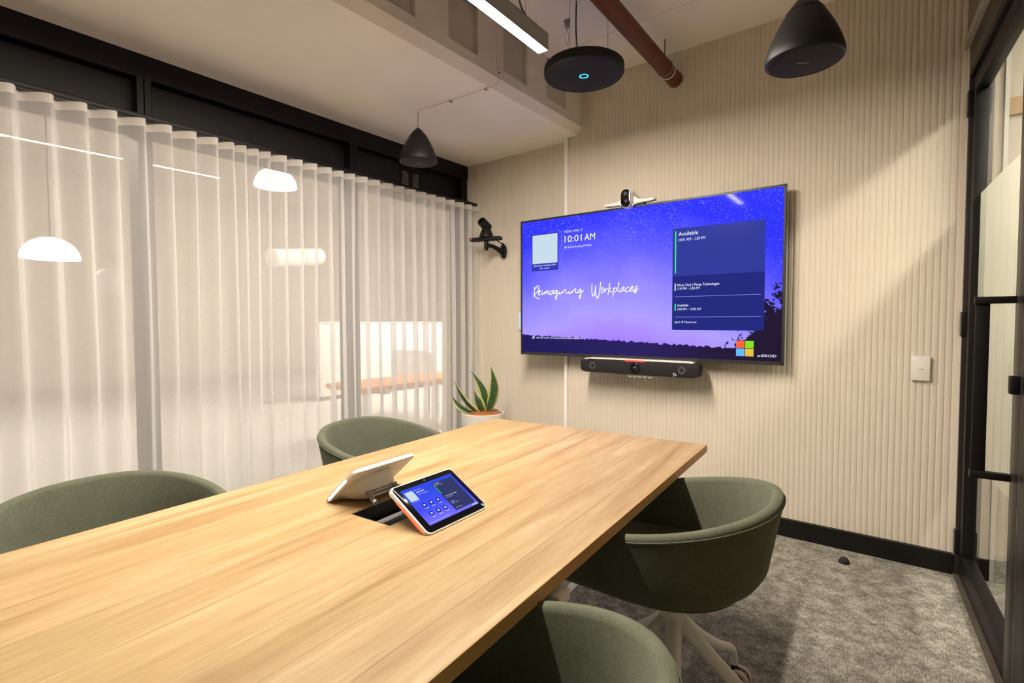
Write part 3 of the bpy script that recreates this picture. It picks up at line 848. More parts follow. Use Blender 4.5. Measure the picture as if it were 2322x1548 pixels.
tube('loop', catmull([(0, 0, 0), (0.01, 0, -0.05), (0.0, 0, -0.09), (-0.008, 0, -0.05), (0, 0, 0)]), 0.0012, M_GREY_METAL, an, 6)

# ------------------------------------------------------------------ pendant speakers
def speaker(loc, top_z, label, grpl):
    o = empty('pendant_speaker', loc, 0, label, 'speaker', 'black pendant speakers')
    prof = [(0.0, 0.004), (0.098, 0.004), (0.105, 0.0), (0.110, 0.003), (0.1115, 0.012), (0.108, 0.032), (0.099, 0.058), (0.0895, 0.082), (0.079, 0.104), (0.066, 0.128), (0.053, 0.150), (0.0535, 0.1505), (0.040, 0.169), (0.026, 0.186), (0.013, 0.198), (0.005, 0.203), (0, 0.204)]
    lathe('body', prof, M_BLACK_MATTE, o, 48)
    lathe('grille', [(0, -0.001), (0.09, -0.0005), (0.101, 0.002), (0.101, 0.005)], M_CHARCOAL, o, 48)
    tube('seam_ring', [(0.0535 * math.cos(2 * PI * k / 40), 0.0535 * math.sin(2 * PI * k / 40), 0.1495) for k in range(40)], 0.0012, M_BLACK_GLOSS, o, 6, closed=True)
    box('maker_badge', (-0.017, -0.0016, -0.0018), (0.017, 0.0016, -0.0006), M_SILVER, o, loc=(-0.004, 0.0, 0), rot=(0, 0, 0.45))
    tube('hanging_eye', [(0.008 * math.cos(2 * PI * k / 16), 0, 0.208 + 0.008 * math.sin(2 * PI * k / 16)) for k in range(16)], 0.0018, M_GREY_METAL, o, 6, closed=True)
    n = int((top_z - loc[2] - 0.215) / 0.02)
    for k in range(max(n, 0)):
        z = 0.225 + 0.02 * k
        tube('chain_link', [((0.005 * math.cos(2 * PI * j / 10)) * (1 if k % 2 else 0), (0.005 * math.cos(2 * PI * j / 10)) * (0 if k % 2 else 1), z + 0.012 * math.sin(2 * PI * j / 10)) for j in range(10)], 0.0012, M_GREY_METAL, o, 5, closed=True)
    tube('speaker_cable', catmull([(0.01, 0, 0.195), (0.02, 0.0, 0.23), (0.006, 0.005, (0.2 + top_z - loc[2]) / 2 + 0.01), (0.0, 0.0, top_z - loc[2])]), 0.0016, M_WHITE, o, 6)
    return o
speaker((0.535, -0.940, 2.096), Z_LOW, 'black bullet-shaped pendant speaker hanging by chain near the window header', '')
speaker((2.589, -1.195, 1.957), Z_UP, 'black bullet-shaped pendant speaker hanging large at the upper right', '')
# speaker wire clipped along the soffit
wi = empty('speaker_wire', (0.535, -0.94, Z_LOW), 0, 'thin wire clipped along the soffit from the pendant speaker to the bulkhead', 'cable')
pth = [(0, 0, -0.004), (0.12, 0.012, -0.005), (0.25, 0.022, -0.004), (0.40, 0.028, -0.006), (0.505, 0.030, -0.004), (0.555, 0.045, 0.0), (0.574, 0.062, 0.045), (0.576, 0.065, 0.08), (0.576, 0.065, 0.33)]
tube('wire', catmull(pth, 4), 0.0018, M_WHITE_TRIM, wi, 6)
for q in ((0.25, 0.022, -0.002), (0.505, 0.03, -0.002), (0.572, 0.065, 0.08)):
    c = box('clip', (q[0] - 0.012, q[1] - 0.008, q[2] - 0.007), (q[0] + 0.012, q[1] + 0.008, q[2] + 0.002), M_WHITE_TRIM, wi)
    box('tie', (q[0] - 0.004, q[1] - 0.009, q[2] - 0.009), (q[0] + 0.004, q[1] + 0.009, q[2] - 0.006), M_BLACK_MATTE, wi)
box('conduit', (0.5685, 0.045, 0.09), (0.572, 0.058, 0.335), M_BULK, wi)

# ------------------------------------------------------------------ sprinkler pipe
pp = empty('ceiling_pipe', (1.732, 0.0, 2.582), 0.030, 'red oxide steel pipe running under the ceiling into the fluted wall', 'pipe')
PR = 0.043
tube('pipe', [(0, 0.01, 0), (0, -1.5, 0), (0, -4.0, 0)], PR, M_PIPE, pp, 32)
tube('end_collar', [(0, 0.01, 0), (0, -0.03, 0)], PR * 1.03, M_PIPE, pp, 32)
tube('white_band', [(0, -0.115, 0), (0, -0.125, 0)], PR * 1.035, M_WHITE_TRIM, pp, 32)
hg = tube('hanger_ring', [(PR * 1.05 * math.cos(2 * PI * k / 24), -0.17, PR * 1.05 * math.sin(2 * PI * k / 24)) for k in range(24)], 0.0035, M_GREY_METAL, pp, 6, closed=True)
tube('hanger_rod', [(0, -0.17, PR), (0, -0.17, 2.74 - 2.582)], 0.005, M_GREY_METAL, pp, 8)
box('hanger_nut', (-0.014, -0.182, PR), (0.014, -0.158, PR + 0.014), M_GREY_METAL, pp, 0.002)

# ------------------------------------------------------------------ wall screen
TVW, TVH = 1.676, 0.937
TV_Y = 0.0239
tv = empty('wall_screen', (1.512, -0.080, 1.387), TV_Y, 'large black-framed wall screen showing a starry violet sky and room schedule', 'screen')
box('back_case', (-TVW / 2 + 0.004, 0.0, -TVH / 2 + 0.004), (TVW / 2 - 0.004, 0.03, TVH / 2 - 0.004), M_BLACK_MATTE, tv, 0.004)
box('mount', (-0.25, 0.03, -0.2), (0.25, 0.075, 0.2), M_BLACK_MATTE, tv)
BW, BB = 0.011, 0.020
boxes('bezel', [((-TVW / 2, -0.014, TVH / 2 - BW), (TVW / 2, 0.012, TVH / 2)), ((-TVW / 2, -0.014, -TVH / 2), (TVW / 2, 0.012, -TVH / 2 + BB)), ((-TVW / 2, -0.014, -TVH / 2), (-TVW / 2 + BW, 0.012, TVH / 2)), ((TVW / 2 - BW, -0.014, -TVH / 2), (TVW / 2, 0.012, TVH / 2))], plain('tv_bezel', (0.02, 0.019, 0.019), 0.4), tv)
SX0, SX1, SZ0, SZ1 = -TVW / 2 + BW, TVW / 2 - BW, -TVH / 2 + BB, TVH / 2 - BW
SW, SH = SX1 - SX0, SZ1 - SZ0
def with_uv(o):
    me = o.data
    uvl = me.uv_layers.new(name='UVMap')
    xs = [v.co.x for v in me.vertices]; zs = [v.co.z for v in me.vertices]
    for lp in me.loops:
        c = me.vertices[lp.vertex_index].co
        uvl.data[lp.index].uv = ((c.x - min(xs)) / (max(xs) - min(xs)), (c.z - min(zs)) / (max(zs) - min(zs)))
    return o
scrn = with_uv(mesh_py('screen', [(SX0, -0.010, SZ0), (SX1, -0.010, SZ0), (SX1, -0.010, SZ1), (SX0, -0.010, SZ1)], [(0, 1, 2, 3)], M_TV, tv, fix=False))
def su(u): return SX0 + u * SW
def sv(v): return SZ0 + v * SH
_layer = [0]
def flat(name, outline, mat, parent=scrn, y=-0.0108):
    return mesh_py(name, [(a, y, b) for a, b in outline], [tuple(range(len(outline)))], mat, parent, fix=False)
def srect(name, u0, v0, u1, v1, mat, r=0.0, y=-0.0108):
    w_, h_ = su(u1) - su(u0), sv(v1) - sv(v0)
    ol = rrect(w_, h_, r, 4, (su(u0) + su(u1)) / 2, (sv(v0) + sv(v1)) / 2) if r else [(su(u0), sv(v0)), (su(u1), sv(v0)), (su(u1), sv(v1)), (su(u0), sv(v1))]
    return flat(name, ol, mat, y=y)
def stext(body, u0, v0, u1, h, mat=S_TEXT, bold=0.0):
    return text('lettering', body, su(u0), sv(v0), su(u1) - su(u0), h * SH, mat, scrn, y=-0.0122, bold=bold)
srect('join_card', 0.0493, 0.620, 0.1799, 0.897, S_QRCARD, 0.006)
srect('join_card_pale_field', 0.0535, 0.675, 0.1760, 0.891, S_PALE, y=-0.0114)
stext('Join your meeting with', 0.0600, 0.6545, 0.1680, 0.0135, bold=0.012)
stext('this room', 0.0900, 0.6325, 0.1365, 0.0135, bold=0.012)
srect('rule', 0.1944, 0.619, 0.1956, 0.905, S_LILAC)
stext('FRIDAY, APRIL 17', 0.2087, 0.885, 0.2905, 0.0165, bold=0.012)
stext('10:01', 0.2100, 0.815, 0.2880, 0.049, S_WHITE)
stext('AM', 0.2995, 0.815, 0.3463, 0.049, S_WHITE)
stext('Bondi Briefing MTRoA', 0.2270, 0.771, 0.3310, 0.0155, bold=0.010)
def frame_icon(u0, v0, u1, v1, t=0.0013):
    srect('icon', u0, v0, u1, v0 + t * 1.8, S_TEXT); srect('icon', u0, v1 - t * 1.8, u1, v1, S_TEXT)
    srect('icon', u0, v0, u0 + t, v1, S_TEXT); srect('icon', u1 - t, v0, u1, v1, S_TEXT)
frame_icon(0.2088, 0.772, 0.2195, 0.786); srect('icon', 0.2105, 0.7745, 0.2145, 0.780, S_TEXT)
srect('schedule_card', 0.6503, 0.178, 0.9488, 0.826, S_CARD, 0.009)
srect('schedule_card_highlight', 0.6503, 0.523, 0.9488, 0.826, S_CARD_HI, 0.009, y=-0.0112)
srect('green_bar', 0.6590, 0.541, 0.6630, 0.810, S_GREEN, 0.002, y=-0.0118)
stext('Available', 0.6708, 0.779, 0.7380, 0.0245, S_WHITE, 0.012)
stext('10:01 AM - 1:30 PM', 0.6714, 0.744, 0.7625, 0.0185, bold=0.004)
srect('white_bar', 0.6590, 0.430, 0.6625, 0.477, S_TEXT, 0.0015, y=-0.0118)
stext('Marty Clark | Merge Technologies', 0.6685, 0.4575, 0.8098, 0.0165, S_WHITE, 0.014)
stext('1:30 PM - 3:00 PM', 0.6697, 0.435, 0.7455, 0.0155, bold=0.006)
srect('rule', 0.6588, 0.390, 0.9390, 0.393, S_LILAC, y=-0.0118)
srect('green_bar', 0.6596, 0.300, 0.6636, 0.3465, S_GREEN, 0.002, y=-0.0118)
stext('Available', 0.6687, 0.329, 0.7078, 0.0155, S_WHITE, 0.014)
stext('3:00 PM - 12:00 AM', 0.6689, 0.3045, 0.7504, 0.0155, bold=0.006)
srect('rule', 0.6593, 0.2597, 0.9393, 0.2625, S_LILAC, y=-0.0118)
stext('April 18 Tomorrow', 0.6590, 0.2228, 0.7360, 0.0140, bold=0.006)
stext('Add this room to a meeting with your personal device', 0.0720, 0.1053, 0.2925, 0.0140, bold=0.008)
frame_icon(0.0512, 0.1014, 0.0600, 0.118); frame_icon(0.055, 0.107, 0.0640, 0.1226)
for (a, b_, c, d, mt) in ((0.8655, 0.0725, 0.8912, 0.1163, S_RED), (0.8932, 0.0725, 0.9189, 0.1163, S_LIME), (0.8655, 0.0242, 0.8912, 0.0690, S_SKY), (0.8932, 0.0242, 0.9189, 0.0690, S_GOLD)):
    srect('logo_square', a, b_, c, d, mt)
stext('anDROID', 0.9311, 0.0242, 0.9858, 0.0150, S_WHITE, 0.006)
SCRIPT_STROKES = [
 [(0.0652, 0.5019), (0.0625, 0.4594), (0.0595, 0.4174)],
 [(0.0682, 0.4836), (0.0767, 0.5043), (0.0839, 0.5076), (0.0862, 0.4953), (0.0813, 0.4695), (0.0723, 0.4538), (0.0652, 0.4476), (0.0638, 0.4412), (0.0695, 0.4243), (0.08, 0.4122), (0.0901, 0.4064)],
 [(0.0831, 0.4547), (0.0918, 0.4622), (0.092, 0.472), (0.0866, 0.4691), (0.0826, 0.4514), (0.0859, 0.4381), (0.094, 0.4435)],
 [(0.1025, 0.4625), (0.0999, 0.4444), (0.1028, 0.4383), (0.1096, 0.448), (0.1151, 0.4596)],
 [(0.1027, 0.4706), (0.103, 0.4686)],
 [(0.116, 0.4605), (0.1147, 0.4395)],
 [(0.1153, 0.4476), (0.1241, 0.4661), (0.1265, 0.4608), (0.1243, 0.4389)],
 [(0.1249, 0.4469), (0.132, 0.4655), (0.1344, 0.4602), (0.1332, 0.4441), (0.1381, 0.4386)],
 [(0.1559, 0.4664), (0.1476, 0.4631), (0.1399, 0.4459), (0.1435, 0.436), (0.1524, 0.4467), (0.1573, 0.4656), (0.1557, 0.4481), (0.161, 0.4436)],
 [(0.1738, 0.4664), (0.1651, 0.4644), (0.1607, 0.4494), (0.1647, 0.442), (0.1714, 0.4534), (0.175, 0.4659), (0.175, 0.4452), (0.1727, 0.4134), (0.1689, 0.4001), (0.166, 0.409), (0.1705, 0.4263), (0.179, 0.4417), (0.1869, 0.4546)],
 [(0.188, 0.4564), (0.1861, 0.4419), (0.1894, 0.4372), (0.1963, 0.4469), (0.2004, 0.4593)],
 [(0.1887, 0.4723), (0.1891, 0.47)],
 [(0.2008, 0.4599), (0.2009, 0.4434)],
 [(0.2011, 0.446), (0.2077, 0.462), (0.2135, 0.4723), (0.2157, 0.4652), (0.2154, 0.4488), (0.2208, 0.4408), (0.2283, 0.4495), (0.2318, 0.4552)],
 [(0.233, 0.4554), (0.2307, 0.4405), (0.234, 0.4368), (0.2401, 0.4471), (0.2441, 0.4593)],
 [(0.2335, 0.4727), (0.2339, 0.4704)],
 [(0.2445, 0.4593), (0.245, 0.443)],
 [(0.2452, 0.4455), (0.2532, 0.463), (0.2588, 0.4726), (0.2614, 0.4659), (0.2607, 0.4488), (0.266, 0.4409), (0.2723, 0.4486)],
 [(0.2838, 0.4667), (0.2765, 0.4647), (0.2724, 0.4504), (0.2761, 0.4433), (0.2821, 0.455), (0.2854, 0.4662), (0.2853, 0.4439), (0.2832, 0.4131), (0.2791, 0.3994), (0.277, 0.4079), (0.2812, 0.4256), (0.2886, 0.4453), (0.2974, 0.457)],
 [(0.3345, 0.5007), (0.3328, 0.4744), (0.3338, 0.4391), (0.3392, 0.4138), (0.3452, 0.4296), (0.3494, 0.4892), (0.349, 0.4439), (0.3529, 0.4115), (0.3575, 0.399), (0.3627, 0.4138), (0.3679, 0.46), (0.371, 0.5114)],
 [(0.3803, 0.473), (0.3753, 0.4653), (0.3734, 0.4437), (0.3775, 0.4355), (0.3822, 0.4474), (0.382, 0.4676), (0.3791, 0.4731)],
 [(0.3823, 0.4537), (0.3886, 0.4567)],
 [(0.3891, 0.4642), (0.3897, 0.4367)],
 [(0.3898, 0.4462), (0.3946, 0.4603), (0.4005, 0.4668)],
 [(0.4094, 0.5022), (0.4062, 0.4629), (0.402, 0.4195)],
 [(0.4143, 0.4686), (0.4069, 0.4565), (0.4115, 0.4424), (0.419, 0.4413)],
 [(0.4259, 0.4685), (0.424, 0.4329), (0.4219, 0.4044)],
 [(0.4254, 0.4557), (0.4335, 0.4668), (0.438, 0.4604), (0.4348, 0.443), (0.4263, 0.4362)],
 [(0.448, 0.5044), (0.4436, 0.4685), (0.4433, 0.443), (0.4482, 0.4375), (0.4528, 0.44)],
 [(0.4679, 0.4694), (0.4612, 0.4657), (0.4535, 0.4456), (0.4561, 0.4378), (0.4634, 0.4472), (0.4688, 0.4679), (0.4671, 0.4497), (0.4711, 0.4421), (0.4741, 0.4436)],
 [(0.4869, 0.4673), (0.4802, 0.4642), (0.4741, 0.4441), (0.4789, 0.4342), (0.4876, 0.4426)],
 [(0.4893, 0.4503), (0.5005, 0.4584), (0.5026, 0.4694), (0.4978, 0.4703), (0.4914, 0.4507), (0.4946, 0.4398), (0.5019, 0.4429), (0.5126, 0.4541)],
 [(0.522, 0.472), (0.5139, 0.4657), (0.5126, 0.4547), (0.5174, 0.4432), (0.5147, 0.4309), (0.5098, 0.4284), (0.5075, 0.435), (0.5124, 0.4419), (0.5234, 0.4572)],
]
for st in SCRIPT_STROKES:
    vs_, fs_ = [], []
    path = catmull([(su(u), -0.0122, sv(v)) for u, v in st], 5)
    for i, p in enumerate(path):
        t = path[min(i + 1, len(path) - 1)] - path[max(i - 1, 0)]
        t = t.normalized() if t.length > 1e-9 else Vector((1, 0, 0))
        nn = Vector((-t.z, 0, t.x)) * 0.0030
        b0 = len(vs_)
        vs_ += [p + nn, p - nn]
        if i > 0: fs_.append((b0 - 2, b0 - 1, b0 + 1, b0))
    mesh_py('script_stroke', vs_, fs_, S_WHITE, scrn, fix=False)

# camera on top of the screen
ct = empty('screen_camera', (1.492, -0.100, 1.838), TV_Y, 'white winged camera with black oval face perched on top of the wall screen', 'camera')
def stadium(w_, h_, n=10):
    r = w_ / 2
    return [(r * math.cos(PI * k / n), h_ / 2 - r + r * math.sin(PI * k / n)) for k in range(n + 1)] + [(-r * math.cos(PI * k / n), -h_ / 2 + r - r * math.sin(PI * k / n)) for k in range(n + 1)]
hb_ = prism('housing', stadium(0.070, 0.117), -0.05, 0.045, M_WHITE, ct, 0.008, loc=(0, 0, 0.055))
prism('face', stadium(0.062, 0.108), -0.054, -0.045, M_BLACK_GLOSS, ct, 0.003, loc=(0, 0, 0.055))
for k, (cx_, cz_, r) in enumerate(((-0.001, 0.082, 0.011), (0.004, 0.037, 0.009))):
    lathe('lens', [(0, 0.0), (r, 0.0), (r, 0.003), (r * 0.7, 0.002), (0, 0.0035)], M_GREYRING, ct, 20, (cx_, -0.0535, cz_), (PI / 2, 0, 0))
for s in (-1, 1):
    ol = [(s * 0.02, 0.015), (s * 0.06, 0.026), (s * 0.10, 0.027), (s * 0.150, 0.030), (s * 0.163, 0.034), (s * 0.163, 0.044), (s * 0.12, 0.046), (s * 0.07, 0.050), (s * 0.045, 0.062), (s * 0.02, 0.09)]
    prism('wing', ol if s > 0 else ol[::-1], -0.012, 0.03, M_WHITE, ct, 0.004)
box('clamp', (-0.04, -0.03, 0.008), (0.04, 0.045, 0.02), M_GREY_METAL, ct, 0.002)
for dx in (0.09, 0.10):
    box('clamp_rib', (dx, -0.005, 0.018), (dx + 0.003, 0.02, 0.028), M_BLACK_MATTE, ct)
box('rear_foot', (-0.03, 0.03, 0.0), (0.03, 0.05, 0.03), M_GREY_METAL, ct)

# video bar under the screen
vb = empty('video_bar', (1.563, -0.115, 0.872), 0.01, 'black video bar with central lens mounted under the wall screen', 'camera')
ol = [(-0.376, 0.022), (-0.37, 0.034), (-0.35, 0.041), (0.35, 0.041), (0.37, 0.032), (0.376, 0.022), (0.376, -0.022), (0.368, -0.034), (0.34, -0.043), (-0.34, -0.043), (-0.366, -0.036), (-0.376, -0.024)]
prism('body', ol, -0.04, 0.04, M_CHARCOAL, vb, 0.006)
prism('top_shell', [(-0.35, 0.038), (-0.338, 0.046), (-0.32, 0.0495), (0.30, 0.0495), (0.325, 0.046), (0.35, 0.036), (0.346, 0.034), (0.32, 0.042), (-0.32, 0.043), (-0.345, 0.034)], -0.038, 0.045, M_WHITE, vb)
box('status_light', (-0.066, -0.0425, 0.036), (0.062, -0.036, 0.0455), M_RED_LED, vb, 0.002)
lathe('lens_ring', [(0.0, 0.0), (0.0295, 0.0), (0.0295, 0.008), (0.0265, 0.010), (0.024, 0.005), (0.014, 0.002), (0.0, 0.002)], M_BLACK_GLOSS, vb, 36, (0, -0.039, 0.0), (PI / 2, 0, 0))
lathe('lens', [(0, 0.009), (0.006, 0.0085), (0.010, 0.005), (0.0105, 0.0)], M_GREYRING, vb, 24, (0, -0.040, 0.0), (PI / 2, 0, 0))
for sx in (-0.288, 0.282):
    lathe('tweeter', [(0, 0.001), (0.010, 0.0012), (0.011, 0.0022), (0.023, 0.0024), (0.0235, 0.0)], M_GREYRING, vb, 28, (sx, -0.0398, 0.0), (PI / 2, 0, 0))
    lathe('tweeter_cone', [(0, 0.0018), (0.0095, 0.0018), (0.0098, 0.0)], M_BLACK_MATTE, vb, 20, (sx + 0.001, -0.0400, 0.0), (PI / 2, 0, 0))
def tri_logo(parent, loc, s, mat, rot=(0, 0, 0)):
    P3 = [(-0.5, -0.62), (-0.5, 0.6), (0.62, -0.02)]
    v3, f3 = [], []
    for i in range(3):
        a, b_ = Vector((P3[i][0], 0, P3[i][1])) * s, Vector((P3[(i + 1) % 3][0], 0, P3[(i + 1) % 3][1])) * s
        if i == 2: b_ = a + (b_ - a) * 0.78
        d = (b_ - a).normalized(); nn = Vector((-d.z, 0, d.x)) * s * 0.09
        k = len(v3); v3 += [a + nn, a - nn, b_ - nn, b_ + nn]; f3.append((k, k + 1, k + 2, k + 3))
    return mesh_py('logo_mark', v3, f3, mat, parent, loc, rot, fix=False)
tri_logo(vb, (0.243, -0.0408, -0.028), 0.016, M_WHITE)
box('mount_tray', (-0.06, -0.02, -0.056), (0.11, 0.10, -0.043), M_WHITE, vb, 0.003)
for k in range(5):
    box('mount_rib', (-0.05 + k * 0.032, -0.022, -0.060), (-0.034 + k * 0.032, 0.06, -0.055), M_WHITE, vb, 0.001)

# small room-control panel on the wall at the left of the screen
wp = empty('wall_panel', (0.572, Y_REC - 0.006, 1.152), 0, 'small pale wall touch panel peeping out left of the wall screen', 'panel')
box('case', (-0.05, 0.0, -0.066), (0.05, 0.012, 0.066), M_WHITE, wp, 0.003)
box('display', (-0.044, -0.0015, -0.050), (0.044, 0.0005, 0.060), scr('panel_display', (0.62, 0.70, 0.80), 0.85), wp)
for k in range(2):
    box('button', (-0.040 + k * 0.022, -0.0022, -0.030), (-0.026 + k * 0.022, -0.001, -0.026), scr('panel_blue_%d' % k, (0.12, 0.35, 0.8)), wp)

# tracking camera on wall arm
pc = empty('wall_tracking_camera', (0.385, Y_REC, 1.690), 0, 'black tracking camera on a wall bracket between curtain and wall screen', 'camera')
prism('wall_plate', [(0.026 * math.cos(2 * PI * k / 24), 0.055 * math.sin(2 * PI * k / 24)) for k in range(24)], -0.022, 0.0, M_BLACK_MATTE, pc, 0.005)
tube('arm', catmull([(0, -0.015, -0.012), (-0.015, -0.06, 0.012), (-0.03, -0.11, 0.03), (-0.045, -0.16, 0.034)]), [0.022, 0.0215, 0.021, 0.02, 0.019, 0.018, 0.0175, 0.017, 0.0165, 0.016, 0.0158, 0.0155, 0.015, 0.015, 0.015, 0.015, 0.015, 0.015, 0.015][:19], M_BLACK_MATTE, pc, 12)
tube('post', [(-0.045, -0.16, -0.005), (-0.045, -0.16, 0.015), (-0.045, -0.16, 0.065)], [0.012, 0.0165, 0.0165], M_BLACK_MATTE, pc, 16)
AX = 0.24                                     # turned towards the table
def ploc(x_, y_, z_):
    return (-0.045 + x_ * math.cos(AX) - y_ * math.sin(AX), -0.16 + x_ * math.sin(AX) + y_ * math.cos(AX), z_)
box('sensor_bar', (-0.128, -0.03, -0.012), (0.122, 0.03, 0.014), M_BLACK_MATTE, pc, 0.004, loc=ploc(0, 0, 0.078), rot=(0, 0, AX))
for sx in (-0.105, -0.06, 0.05, 0.10):
    lathe('foot', [(0, 0), (0.006, 0), (0.006, 0.006)], M_RUBBER, pc, 12, ploc(sx, -0.015, 0.062))
lathe('tally_light', [(0, 0.002), (0.004, 0.001), (0.0045, 0)], M_RED_LED, pc, 12, ploc(-0.112, -0.0302, 0.079), (PI / 2, 0, AX))
lathe('camera_base', [(0.052, 0.0), (0.052, 0.012), (0.045, 0.032), (0.036, 0.055), (0.030, 0.066), (0.0, 0.07)], M_BLACK_MATTE, pc, 32, ploc(0.0, 0.0, 0.090))
hp = Vector(ploc(-0.004, 0.0, 0.178))
hdv = Vector((math.sin(AX) - 0.25, -math.cos(AX), 0.55)).normalized()
hd_ = tube('camera_head', [hp - hdv * 0.035, hp - hdv * 0.03, hp + hdv * 0.055, hp + hdv * 0.06], [0.028, 0.034, 0.034, 0.031], M_BLACK_MATTE, pc, 28)
tube('camera_lens', [hp + hdv * 0.058, hp + hdv * 0.062], 0.022, M_BLACK_GLOSS, pc, 24)
for s in (-1, 1):
    q = Vector(ploc(s * 0.033, 0, 0.158))
    tube('yoke', [q, q + Vector((0, 0, 0.03))], 0.006, M_BLACK_MATTE, pc, 8)
tube('camera_cable', catmull([ploc(0.08, 0.02, 0.066), (0.02, -0.05, 0.05), (0.012, -0.03, 0.055), (0.004, -0.006, 0.02)]), 0.0045, M_RUBBER, pc, 8)

# light switch, door stop
sw = empty('light_switch', (2.909, -0.001, 0.930), 0, 'white wall switch plate beside the glass door', 'switch')
box('plate', (-0.035, -0.008, -0.057), (0.035, 0.006, 0.057), M_WHITE, sw, 0.002)
box('rocker', (-0.009, -0.0105, -0.006), (0.009, -0.007, 0.006), M_WHITE, sw, 0.0015)
ds = empty('door_stop', (2.643, -0.176, 0.0), 0, 'small black dome door stop on the carpet by the skirting', 'door stop')
lathe('dome', [(0.021, 0.0), (0.021, 0.006), (0.019, 0.016), (0.013, 0.023), (0.006, 0.026), (0, 0.027)], M_RUBBER, ds, 24)
lathe('base_ring', [(0.024, 0.0), (0.024, 0.003), (0.02, 0.004), (0, 0.004)], M_BLACK_MATTE, ds, 24)

# ------------------------------------------------------------------ table
TA = 0.0753
tb = empty('meeting_table', (1.2606, -1.1044, 0.0), TA, 'long light oak meeting table with plank-grain top and white under-frame', 'table')
TWD, TLEN, TZ, TTH = 1.0, 2.2, 0.675, 0.028
HS0, HS1, HT0, HT1 = 0.428, 0.565, 0.951, 1.228
cuts = [0.0, 0.083, 0.196, 0.289, 0.428, 0.497, 0.565, 0.70, 0.811, 0.913, TWD]
EG = 0.0016
def plank(s0, s1, t0, t1_):
    m_ = 0.00012
    o = box('plank', (s0 + m_, -t1_, TZ - TTH + 0.002), (s1 - m_, -t0, TZ), M_OAK, tb, 0.0002, 1)
    return o
for a, b_ in zip(cuts, cuts[1:]):
    s0 = a if a > 0 else EG
    s1 = b_ if b_ < TWD else TWD - EG
    if a >= HS0 - 1e-6 and b_ <= HS1 + 1e-6:
        plank(s0, s1, EG, HT0); plank(s0, s1, HT1, TLEN - EG)
    else:
        plank(s0, s1, EG, TLEN - EG)
boxes('edge_band', [((0, -TLEN, TZ - TTH), (EG, 0, TZ - 0.0003)), ((TWD - EG, -TLEN, TZ - TTH), (TWD, 0, TZ - 0.0003)), ((EG, -EG, TZ - TTH), (TWD - EG, 0, TZ - 0.0003)), ((EG, -TLEN, TZ - TTH), (TWD - EG, -TLEN + EG, TZ - 0.0003))], M_OAK_EDGE, tb)
# under-frame: beams, central pedestal columns, foot bar, white control box under the edge
for s in (0.25, TWD - 0.25):
    box('beam', (s - 0.02, -TLEN + 0.25, TZ - TTH - 0.045), (s + 0.02, -0.25, TZ - TTH - 0.001), M_PALE_METAL, tb, 0.003)
for tt in (0.80, 1.40):
    box('column', (TWD / 2 - 0.045, -tt - 0.035, 0.012), (TWD / 2 + 0.045, -tt + 0.035, TZ - TTH - 0.046), M_PALE_METAL, tb, 0.006)
    box('cross_arm', (0.2, -tt - 0.03, TZ - TTH - 0.052), (TWD - 0.2, -tt + 0.03, TZ - TTH - 0.046), M_PALE_METAL, tb, 0.001)
box('foot_bar', (0.434, -1.50, 0.0), (0.566, -0.745, 0.014), M_PALE_METAL, tb, 0.005)
box('control_box', (TWD - 0.06, -1.225, TZ - TTH - 0.034), (TWD + 0.012, -1.178, TZ - TTH - 0.012), M_WHITE, tb, 0.003)
# power well
zt = TZ - TTH
well = boxes('power_well', [((HS0, -HT1, zt - 0.075), (HS1, -HT0, zt - 0.07)), ((HS0, -HT1, zt - 0.07), (HS0 + 0.004, -HT0, TZ - 0.001)), ((HS1 - 0.004, -HT1, zt - 0.07), (HS1, -HT0, TZ - 0.001)), ((HS0, -HT1, zt - 0.07), (HS1, -HT1 + 0.004, TZ - 0.001)), ((HS0, -HT0 - 0.004, zt - 0.07), (HS1, -HT0, TZ - 0.001))], M_BLACK_MATTE, tb)
boxes('well_rail', [((HS0 + 0.018, -HT1 + 0.035, zt - 0.012), (HS0 + 0.034, -HT0 - 0.004, zt - 0.008)), ((HS0 + 0.036, -HT1 + 0.035, zt - 0.05), (HS0 + 0.040, -HT0 - 0.004, zt - 0.008)), ((HS0 + 0.07, -HT1 + 0.03, zt - 0.036), (HS0 + 0.078, -HT0 - 0.004, zt - 0.03)), ((HS0 + 0.018, -HT1 + 0.035, zt - 0.05), (HS0 + 0.09, -HT1 + 0.040, zt - 0.008))], plain('well_metal', (0.16, 0.155, 0.15), 0.35, 0.4), well)
box('plug', (HS1 - 0.045, -HT1 + 0.05, zt - 0.045), (HS1 - 0.012, -HT1 + 0.10, zt - 0.02), M_GREY_METAL, well, 0.006)
box('plug', (HS1 - 0.040, -HT1 + 0.12, zt - 0.032), (HS1 - 0.014, -HT1 + 0.19, zt - 0.012), M_PALE_METAL, well, 0.006)
tube('plug_cord', catmull([(HS1 - 0.03, -HT1 + 0.19, zt - 0.022), (HS1 - 0.05, -HT1 + 0.21, zt - 0.015), (HS1 - 0.07, -HT1 + 0.22, zt - 0.04)]), 0.004, M_RUBBER, well, 8)

# floor cable cover running from the wall to the table
cc_ = empty('floor_cable_cover', (1.628, -0.02, 0.0), 0.088, 'thin white cable cover on the carpet running from wall to table', 'cable cover')
prism('cover', [(-0.017, 0.0), (-0.012, 0.007), (0.012, 0.007), (0.017, 0.0)], -1.2, 0.0, M_WHITE, cc_)

